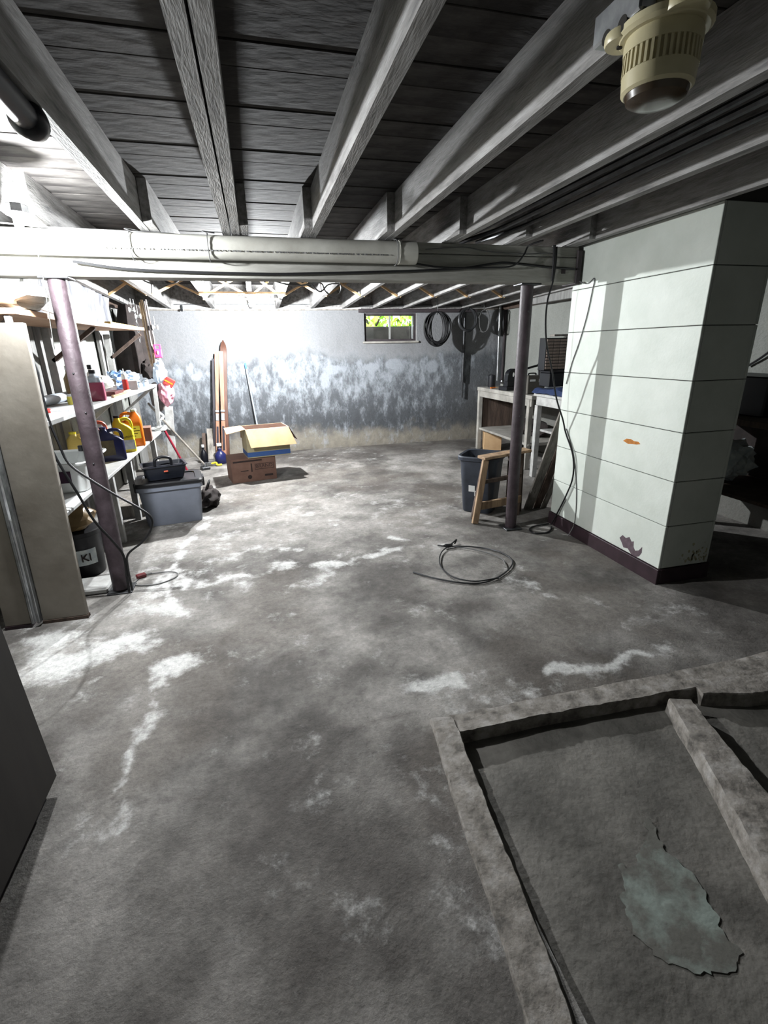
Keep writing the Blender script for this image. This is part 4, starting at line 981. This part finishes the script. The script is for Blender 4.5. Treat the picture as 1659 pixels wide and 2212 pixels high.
MB().loft([rr_ring(.30, .19, 0, .02), rr_ring(.36, .25, .115, .025), rr_ring(.38, .27, .118, .025), rr_ring(.38, .27, .126, .025), rr_ring(.35, .24, .124, .025), rr_ring(.29, .18, .012, .02)]).build('tray', 'navy_dark', t)
MB().box(-.17, .17, -.008, .008, .01, .11, .003).build('divider', 'navy_dark', t)
MB().tube([(-.07, 0, .10), (-.065, 0, .165), (-.02, 0, .185), (.02, 0, .185), (.065, 0, .165), (.07, 0, .10)], .013, 10, 4).build('handle', 'black_plastic', t)
MB().box(-.018, .018, -.1285, -.122, .07, .085, .002).build('badge', 'salmon', t)
t = thing('net_bag', 'crumpled black mesh bag on the floor right of the tote', 'bag', (-.60, 5.05, 0))
MB().blob((0, 0, .08), (.10, .20, .10), 4, .35, 3, 7, flat=.001).build('bag_body', 'dark_cloth', t)
MB().tube([(-.02, -.1, .15), (.02, -.05, .24), (.03, .03, .25), (.0, .08, .16)], .008, 6, 5).build('strap', 'black_rubber', t)
def carton_frame(loc, rz): return loc, rz
t = thing('shipping_carton', 'closed brown shipping carton printed with a large 1 on the floor', 'carton', (-.17, 6.05, 0), .20)
MB().box(-.265, .265, -.18, .18, 0, .285, .003).build('carton_body', 'cardboard_brown', t)
b = MB().box(-.262, .262, -.178, -.002, .285, .289).box(-.262, .262, .002, .178, .285, .289); b.build('top_flap', 'cardboard_brown', t)
text('lettering', '1', .15, 'ink', t, face_mtx((-.03, -.181, .165), (1, 0, 0), (0, 0, 1)))
text('lettering', 'BRAND', .062, 'ink', t, face_mtx((.12, -.181, .18), (1, 0, 0), (0, 0, 1)))
b = MB().box(.01, .235, -.1815, -.18, .208, .213).box(.01, .235, -.1815, -.18, .143, .148).box(.01, .014, -.1815, -.18, .148, .208).box(.231, .235, -.1815, -.18, .148, .208); b.build('print_box', 'ink', t)
MB().box(-.16, -.07, -.1815, -.18, .135, .145).build('print_line', 'ink', t)
MB().box(.12, .22, -.1815, -.18, .05, .075).build('print_line', 'ink', t)
MB().box(-.24, .10, -.1815, -.18, .245, .265).build('print_band', 'ink', t)
MB().lathe([(.025, .1805), (.025, .1815)], (-.06, 0, .06), 16, axis='y').build('print_dot', 'ink', t)
t = thing('open_box', 'open cardboard box with a blue bottom band on top of the brown carton', 'box', (.03, 6.06, .29), .18)
W, D, H = .255, .175, .34
MB().box(-W, W, -D, -D + .006, .0, H).box(-W, W, D - .006, D, 0, H).box(-W, -W + .006, -D + .006, D - .006, 0, H).box(W - .006, W, -D + .006, D - .006, 0, H).box(-W + .006, W - .006, -D + .006, D - .006, 0, .006).build('box_walls', 'cardboard_side', t)
b = MB().box(-W + .0065, W - .0065, -D + .0065, -D + .008, .01, H).box(-W + .0065, W - .0065, D - .008, D - .0065, .01, H).box(-W + .0065, -W + .008, -D + .008, D - .008, .01, H).box(W - .008, W - .0065, -D + .008, D - .008, .01, H); b.build('box_lining', 'cardboard_brown', t)
b = MB().box(-W - .001, W + .001, -D - .0015, -D, .012, .068).box(-W - .0015, -W, -D, D, .012, .068).box(W, W + .0015, -D, D, .012, .068); b.build('blue_band', 'carton_blue', t)
MB().loft([[Vector((-W, -D, H)), Vector((W, -D, H)), Vector((W, -D - .004, H - .002)), Vector((-W, -D - .004, H - .002))], [Vector((-W + .03, -D - .10, H - .20)), Vector((W + .06, -D - .10, H - .20)), Vector((W + .06, -D - .105, H - .20)), Vector((-W + .03, -D - .105, H - .20))]]).build('flap', 'cardboard', t)
MB().loft([[Vector((-W, -D, H)), Vector((-W, D, H)), Vector((-W, D, H + .004)), Vector((-W, -D, H + .004))], [Vector((-W - .22, -D - .06, H - .03)), Vector((-W - .20, D - .02, H - .01)), Vector((-W - .20, D - .02, H - .006)), Vector((-W - .22, -D - .06, H - .026))]]).build('flap', 'cardboard', t)
MB().loft([[Vector((W, -D, H)), Vector((W, D, H)), Vector((W + .004, D, H)), Vector((W + .004, -D, H))], [Vector((W + .10, -D + .02, H - .17)), Vector((W + .10, D, H - .17)), Vector((W + .104, D, H - .17)), Vector((W + .104, -D + .02, H - .17))]]).build('flap', 'cardboard_brown', t)
MB().loft([[Vector((-W, D, H)), Vector((W, D, H)), Vector((W, D + .004, H)), Vector((-W, D + .004, H))], [Vector((-W, D + .09, H - .16)), Vector((W, D + .09, H - .16)), Vector((W, D + .094, H - .16)), Vector((-W, D + .094, H - .16))]]).build('flap', 'cardboard', t)

def ski(label, base, top, w, mat, tip, binding):
    t = thing('ski', label, 'ski', base, group='old skis against the back wall')
    d = Vector(top) - Vector(base); Ln = d.length; u = d.normalized(); n = Vector((0, -1, 0)); n = (n - u * n.dot(u)).normalized(); s = u.cross(n)
    R = []
    for i in range(31):
        f = i / 30; ww = w * (.5 + .06 * math.cos(f * 6.2)); off = 0
        if f > .90:
            g = (f - .90) / .10; ww *= math.sqrt(max(0.02, 1 - g * g)) if tip else 1 - .1 * g; off = .05 * g * g if tip else 0
        p = u * (Ln * f) + n * off; th = .006 + .008 * math.exp(-((f - .4) / .2) ** 2)
        R.append([p - s * ww - n * th, p + s * ww - n * th, p + s * ww * .92 + n * th, p - s * ww * .92 + n * th])
    MB().loft(R).build('ski_board', mat, t, 50)
    if binding:
        p = u * (Ln * .40) + n * .016
        b = MB().bar(p - u * .05, p + u * .05, w * .8, .02, up=n, bev=.003).bar(p + u * .07, p + u * .10, w * .95, .03, up=n, bev=.003); b.build('binding', 'metal', t)
        p = u * (Ln * .22) + n * .012; MB().bar(p - u * .20, p + u * .14, w * .5, .008, up=n).build('base_strip', 'ski_black', t)
    return t
ski('tall dark brown ski with a pointed tip against the back wall', (-.545, 7.38, 0), (-.41, 7.58, 1.64), .085, 'ski_brown', True, False)
ski('tan wooden ski with a steel binding in front of the tall brown ski', (-.575, 7.33, 0), (-.455, 7.55, 1.50), .062, 'ski_wood', False, True)
ski('narrow brown ski standing leftmost against the back wall', (-.665, 7.35, 0), (-.515, 7.56, 1.49), .055, 'ski_wood', False, True)
ski('short blackish ski board behind the leftmost ski', (-.70, 7.42, 0), (-.565, 7.58, 1.40), .06, 'ski_black', False, False)
t = thing('broom', 'thin galvanised broom pole with a blue tip against the back wall', 'broom', (-.02, 7.30, 0))
MB().tube([(0, 0, .05), (-.115, .27, 1.25)], .012, 10).build('pole', 'galv', t)
MB().tube([(-.115, .27, 1.25), (-.122, .287, 1.33)], .014, 10).build('tip', 'blue_plastic', t)
MB().box(-.13, .13, -.03, .03, 0, .06, .008).build('broom_head', 'ski_black', t)
tag(MB().bar((-.745, 7.36, 0), (-.735, 7.56, .42), .11, .022, up=(0, 1, 0), bev=.003).build('leaning_board', 'wood_grey'), 'short grey weathered board leaning left of the skis', 'board')
tag(MB().bar((-.85, 7.38, 0), (-.84, 7.56, .36), .05, .02, up=(0, 1, 0), bev=.003).build('leaning_board', 'wood_dark'), 'short dark board leaning left of the grey board', 'board')
bottle('dark_bottle', 'dark bottle with a white neck on the floor left of the skis', (-.83, 7.15, 0), [(.05, 0), (.052, .01), (.052, .12), (.03, .17), (.016, .19), (.016, .23)], 'black_gloss', .02, .03, 'white_plastic')
bottle('purple_bottle', 'dark purple jug on the floor in front of the skis', (-.60, 7.05, 0), [(.06, 0), (.065, .01), (.065, .12), (.04, .16), (.02, .18)], 'navy_plastic', .024, .03, 'navy_plastic', sx=1.2)
bottle('white_flask', 'small dark flask with a white cap at the foot of the skis', (-.62, 7.24, 0), [(.03, 0), (.03, .18), (.015, .2), (.015, .22)], 'ski_black', .035, .03, 'white_plastic')
t = thing('yellow_handsaw', 'small tool with a bent yellow handle on the floor', 'tool', (-.66, 6.90, 0))
MB().tube([(-.06, .03, .03), (.0, .02, .04), (.02, -.03, .02), (.08, -.03, .02)], .013, 8, 4).build('handle', 'yellow_plastic', t)
MB().box(-.20, -.06, .02, .032, .01, .05, .002).build('blade', 'metal', t)
t = thing('weeding_pole', 'long grey-handled tool leaning from the shelf end to the floor', 'garden tool', (-.79, 6.72, 0))
MB().tube([(.0, .02, .06), (-.34, -.15, .62), (-.52, -.22, .92)], .013, 10).build('pole', 'wood_grey', t)
b = MB().box(-.05, .06, -.05, .05, .0, .04, .008, rot=(0, 0, .4)).tube([(0, .0, .02), (.01, .03, .08)], .02, 8); b.build('tool_head', 'steel_dark', t)
t = thing('red_pole', 'short dark red tool handle leaning at the shelf end', 'tool handle', (-.96, 6.42, 0))
MB().tube([(0, 0, .04), (-.20, -.10, .66)], .014, 10).build('pole', 'red_metal', t)
MB().tube([(0.005, 0.0, 0), (0, 0, .05)], .017, 10).build('ferrule', 'red_metal', t)

# ------------------------------------------------------------------ right side: bin, stool, boards, benches
t = thing('trash_bin', 'dark grey square trash bin behind the right post', 'trash bin', (1.985, 4.10, 0), -.72)
MB().loft([rr_ring(.27, .27, 0, .05), rr_ring(.285, .285, .01, .06), rr_ring(.35, .35, .50, .07), rr_ring(.39, .39, .505, .08), rr_ring(.395, .395, .535, .08), rr_ring(.38, .38, .545, .08), rr_ring(.34, .34, .54, .07), rr_ring(.26, .26, .02, .05)]).build('bin_shell', 'bin_plastic', t)
b = MB(); b.prism([(-.05, .27), (.01, .27), (.01, .22), (.035, .22), (.035, .17), (.005, .17), (.005, .21), (-.05, .21)], (-.02, -.1455, 0), (1, 0, 0), (0, -.075, 1), (0, -.002, 0)); b.build('sticker', 'white_plastic', t)
MB().prism([(.012, .21), (.026, .21), (.026, .18), (.012, .18)], (-.02, -.1480, 0), (1, 0, 0), (0, -.075, 1), (0, -.001, 0)).build('sticker_print', 'ink', t)
t = thing('step_stool', 'worn wooden step stool frame standing in front of the trash bin', 'stool', (2.05, 3.75, 0))
def lg(p, q, w, h, mat='wood', name='leg'): MB().bar(p, q, w, h, up=(0, 1, 0), bev=.003).build(name, mat, t)
lg((-.29, -.03, 0), (-.17, .06, .55), .055, .03); lg((-.25, .09, 0), (-.15, .11, .55), .05, .03, 'wood_dark')
lg((.17, .07, 0), (.22, .15, .57), .05, .03, 'wood_dark'); lg((.25, .17, 0), (.25, .19, .57), .05, .03, 'wood_dark')
MB().bar((-.20, .09, .565), (.30, .17, .59), .12, .025, bev=.004).build('top_board', 'wood', t)
MB().bar((-.215, .03, .36), (.22, .12, .37), .03, .035, bev=.003).build('rung', 'wood_dark', t)
MB().bar((-.25, 0, .15), (.215, .09, .15), .03, .07, bev=.003).build('rung', 'wood', t)
MB().bar((.10, .10, .10), (.12, .14, .55), .05, .02, up=(0, 1, 0)).build('splat', 'wood_dark', t)
for i, (bx, tx, w, mt, lb) in enumerate(((2.42, 2.47, .09, 'wood_grey', 'wide grey board leaning on the back of the chimney'), (2.51, 2.56, .07, 'wood_dark', 'dark narrow board leaning between two grey boards'), (2.585, 2.64, .06, 'wood_grey', 'narrow grey board leaning right of the dark board'))):
    tag(MB().bar((bx, 3.95, 0), (tx, 3.585, .98 - .03 * i), w, .022, up=(0, 1, 0), bev=.003).crumple(.003, 9, i).build('leaning_plank', mt), lb, 'board', 'boards leaning behind the chimney')
t = thing('workbench', 'rough grey wooden workbench against the right wall at the back', 'workbench', (3.54, 6.1, 0))
MB().box(-.36, .36, -.80, .74, .875, .925, .005).crumple(.003, 6).build('bench_top', 'bench_wood', t)
MB().box(-.35, -.32, -.78, .72, .79, .874, .003).build('apron', 'bench_wood', t)
for sx in (-.33, .30):
    for sy in (-.75, .66): MB().box(sx - .03, sx + .03, sy, sy + .06, 0, .875, .004).build('leg', 'bench_wood', t)
MB().box(-.34, .34, -.76, .70, .30, .33, .004).build('lower_shelf', 'bench_wood', t)
MB().box(-.32, .32, .69, .70, .33, .87).build('back_panel', 'wood_dark', t)
t = thing('bench_carton', 'plain brown cardboard carton on the floor under the far workbench', 'carton', (3.40, 6.72, 0), -.35)
MB().box(-.13, .13, -.14, .14, 0, .27, .004).build('carton_body', 'cardboard', t)
MB().box(-.131, .131, -.02, .02, .268, .2715).build('tape', 'cardboard_brown', t)
tag(MB().blob((3.62, 6.0, .42), (.22, .35, .11), 3, .3, 3, 31, flat=.331).build('dark_sack', 'dark_cloth'), 'black sack lying on the lower shelf of the far workbench', 'sack')
bottle('black_can', 'black cylindrical can on the far corner of the rough workbench', (3.34, 6.70, .926), [(.055, 0), (.056, .006), (.056, .16), (.05, .166)], 'black_plastic', .05, .01, 'black_plastic', cat='can')
t = thing('bench_grinder', 'black bench machine with a round hole on the rough workbench', 'machine', (3.34, 6.12, .926), .15)
b = MB(); pr = [(-.13, 0), (.13, 0), (.13, .20), (.10, .27), (-.02, .28), (-.09, .22), (-.13, .10)]
ring = [Vector((.03 + .045 * math.cos(a), 0, .20 + .045 * math.sin(a))) for a in [2 * math.pi * k / 14 for k in range(14)]]
outer = []
for k in range(14):
    a = 2 * math.pi * k / 14; outer.append(Vector((.02 + .12 * math.cos(a) * (1.1 if math.sin(a) < 0 else .9), 0, .19 + .09 * math.sin(a) + (-.10 if math.sin(a) < -.3 else 0))))
b.loft([[p + Vector((0, -.04, 0)) for p in ring], [p + Vector((0, -.04, 0)) for p in outer], [p + Vector((0, .04, 0)) for p in outer], [p + Vector((0, .04, 0)) for p in ring], [p + Vector((0, -.04, 0)) for p in ring]], caps=False)
b.build('machine_arm', 'black_plastic', t)
MB().box(-.14, .14, -.09, .09, 0, .05, .006).box(-.10, .06, -.05, .05, .05, .12, .006).build('machine_base', 'black_plastic', t)
MB().tube([(-.16, -.05, .10), (-.22, -.08, .13)], .012, 8).build('handle', 'metal', t)
t = thing('small_brush', 'small orange-handled brush lying on the rough workbench', 'brush', (3.24, 6.42, .926))
MB().tube([(-.05, 0, .012), (.03, .02, .012)], .010, 8).build('handle', 'orange_plastic', t)
MB().box(.03, .07, .008, .036, .004, .02, .002).build('bristles', 'tan_rope', t)
t = thing('side_table', 'grey-painted table beside the chimney holding a blue tarp', 'table', (3.48, 4.65, 0))
MB().box(-.40, .45, -.70, .45, .945, .975, .004).build('table_top', 'white_dirty', t)
MB().box(-.38, -.355, -.66, .42, .845, .944, .003).build('apron', 'white_dirty', t)
MB().box(-.35, .42, .40, .425, .845, .944, .003).build('apron', 'white_dirty', t)
for sx in (-.37, .40):
    for sy in (-.66, .38): MB().box(sx - .03, sx + .03, sy - .03, sy + .03, 0, .845, .003).build('leg', 'white_dirty', t)
MB().box(-.35, .40, -.62, .36, .55, .575, .003).build('table_shelf', 'white_dirty', t)
t = thing('blue_tarp', 'folded blue tarp spread over the grey table', 'tarp', (3.48, 4.70, .976))
b = MB(); R = []
for i in range(24):
    y = -.60 + 1.0 * i / 23; row = []
    for j in range(22):
        x = -.43 + .80 * j / 21; z = .045 + .03 * vn3((x * 6, y * 6, 2)) + .02 * vn3((x * 14, y * 12, 5))
        if j == 0: z -= .055
        if j == 1: z -= .01
        row.append(Vector((x, y, z)))
    R.append(row)
b.loft(R, caps=False, closed=False); b.build('tarp_top', 'tarp_blue', t)
MB().box(-.40, .36, -.58, .38, .001, .038, .01).build('tarp_fold', 'tarp_blue', t)
t = thing('tool_case', 'grey power tool case with white lettering on the rough workbench', 'case', (3.33, 5.55, .926), .1)
MB().box(-.13, .13, -.07, .07, 0, .22, .008).build('case_body', 'cabinet_grey', t)
MB().box(-.10, -.02, -.0725, -.069, .15, .175).build('print_block', 'white_plastic', t)
for x in (.03, .055, .08): MB().box(x, x + .008, -.0725, -.069, .14, .18).build('print_block', 'label_pale', t)
MB().tube([(-.05, .03, .218), (-.05, .03, .24), (.05, .03, .24), (.05, .03, .218)], .008, 8, 3).build('handle', 'black_plastic', t)
t = thing('toolbox', 'long black toolbox under the drawer cabinet on the tarp', 'toolbox', (3.36, 4.98, 1.055), .0)
MB().box(-.24, .32, -.10, .10, 0, .15, .008).build('toolbox_body', 'black_plastic', t)
MB().box(-.245, .325, -.105, .105, .15, .17, .006).build('lid', 'black_plastic', t)
MB().box(.0, .04, -.112, -.10, .12, .17, .003).build('latch', 'steel_dark', t)
t = thing('drawer_cabinet', 'small parts cabinet with rows of brown drawers on the toolbox', 'parts cabinet', (3.255, 5.0, 1.226), .0)
b = MB().box(-.135, .135, .0, .13, 0, .345, .003); b.build('cabinet_body', 'black_plastic', t)
dm = {}
for r in range(10):
    for c in range(3):
        b = MB().box(-.039, .039, -.006, .004, 0, .026, .002)
        if 'd' not in dm: dm['d'] = b.data('drawer'); dm['d'].materials.append(MATS['drawer_brown'])
        else: b.bm.free()
        o = bpy.data.objects.new('drawer', dm['d']); COL.objects.link(o); o.parent = t; o.location = (-.084 + c * .084, -.002 + .004 * ((r * 3 + c * 5) % 3) / 2, .014 + r * .0325)
t = thing('grey_cabinet', 'plain grey metal box right of the drawer cabinet', 'box', (3.53, 5.0, 1.226))
MB().box(-.12, .13, -.02, .12, 0, .36, .003).build('box_body', 'cabinet_grey', t)
MB().box(-.10, .11, -.024, -.02, .02, .34, .002).build('door', 'cabinet_grey', t)
tag(MB().bar((3.22, 5.05, 1.597), (3.74, 5.07, 1.600), .09, .02, bev=.003).build('shelf_board', 'wood_grey'), 'short grey board laid across the drawer cabinet and grey box', 'board')
t = thing('black_clamp', 'black iron clamp with crossed arms standing on the tool case', 'clamp', (3.36, 5.52, 1.146))
MB().tube([(.02, 0, 0), (.02, 0, .14)], .013, 8).build('clamp_bar', 'black_plastic', t)
MB().tube([(-.16, 0, .08), (-.06, 0, .105), (.0, 0, .12), (.025, 0, .18), (.03, 0, .2)], .013, 8, 5).build('clamp_arm', 'black_plastic', t)
MB().tube([(.02, 0, .14), (.06, 0, .13), (.10, 0, .10)], .010, 8, 4).build('clamp_arm', 'black_plastic', t)
MB().blob((.03, 0, .2), (.02, .02, .02), 2, .05).build('knob', 'black_plastic', t)

# behind the chimney on the right
t = thing('dark_bench', 'dark low bench in the gloom right of the chimney', 'bench', (3.62, 2.7, 0))
MB().box(-.33, .34, -.85, .80, .93, .975, .004).build('bench_top', 'wood_dark', t)
for sx in (-.29, .28):
    for sy in (-.80, .74): MB().box(sx - .03, sx + .03, sy - .03, sy + .03, 0, .93, .003).build('leg', 'wood_dark', t)
MB().box(-.30, .32, -.80, .76, .40, .425, .003).build('lower_shelf', 'wood_dark', t)
MB().box(.30, .325, -.80, .76, .43, .92, .003).build('back_board', 'dark_cloth', t)
t = thing('black_case', 'black case standing on the dark bench right of the chimney', 'case', (3.66, 3.05, .976))
MB().box(-.2, .22, -.35, .3, 0, .28, .01).build('case_body', 'black_plastic', t)
MB().tube([(-.2, -.08, .17), (-.24, -.06, .17), (-.24, .06, .17), (-.2, .08, .17)], .01, 8, 3).build('handle', 'black_rubber', t)
tag(MB().blob((3.58, 3.05, .60), (.2, .22, .17), 4, .3, 4, 41, flat=.426).build('patterned_bag', 'label_pale'), 'crumpled pale bag on the shelf of the dark bench', 'bag')
cable('wall_cable', [(3.955, 3.15, 2.04), (3.95, 3.15, 1.85), (3.95, 3.13, 1.68), (3.95, 3.18, 1.62), (3.95, 3.09, 1.5), (3.95, 2.98, 1.47), (3.95, 2.8, 1.6)], .008, 'black_rubber', 'black cable drooping on the right wall past the chimney')
cable('wall_cable', [(3.955, 3.3, 1.30), (3.95, 3.18, 1.38), (3.95, 3.05, 1.5), (3.95, 2.9, 1.7)], .009, 'black_rubber', 'black cable slanting across the right wall past the chimney')
MBs = MB().box(3.94, 3.965, 3.14, 3.19, 1.63, 1.70, .004)
tag(MBs.build('wall_outlet', 'brown_base'), 'small brown outlet box on the right wall past the chimney', 'outlet')

# finer pieces belong to the part they sit on
def under(thing_name, child_stem, parent_stem):
    for t in [o for o in COL.objects if o.parent is None and o.name.split('.')[0] == thing_name]:
        ps = [c for c in t.children if c.name.split('.')[0] == parent_stem]
        if not ps: continue
        for c in [c for c in t.children if c.name.split('.')[0] == child_stem]: c.parent = ps[0]
for a in (('paint_bucket', 'lettering', 'label'), ('yellow_jug', 'lettering', 'body'), ('orange_jug', 'print_line', 'label'), ('shipping_carton', 'lettering', 'carton_body'), ('shipping_carton', 'print_line', 'carton_body'), ('shipping_carton', 'print_box', 'carton_body'),
          ('shipping_carton', 'print_band', 'carton_body'), ('shipping_carton', 'print_dot', 'carton_body'), ('trash_bin', 'sticker_print', 'sticker'), ('storage_tote', 'latch', 'lid'), ('tool_caddy', 'divider', 'tray'), ('tool_caddy', 'badge', 'tray'),
          ('bare_bulb', 'pull_string', 'socket'), ('window_1', 'pane', 'window_frame'), ('window_1', 'mullion', 'window_frame'), ('drain_pipe', 'print_line', 'pipe_body'), ('red_bag', 'stripe', 'red_package'), ('pink_case', 'latch', 'case_body'),
          ('tool_case', 'print_block', 'case_body'), ('ceiling_fixture', 'slat', 'body'), ('ceiling_fixture', 'screw', 'flange'), ('ceiling_fixture', 'knockout', 'junction_box'), ('open_box', 'blue_band', 'box_walls'), ('open_box', 'box_lining', 'box_walls'), ('grey_cabinet', 'door', 'box_body')):
    under(*a)
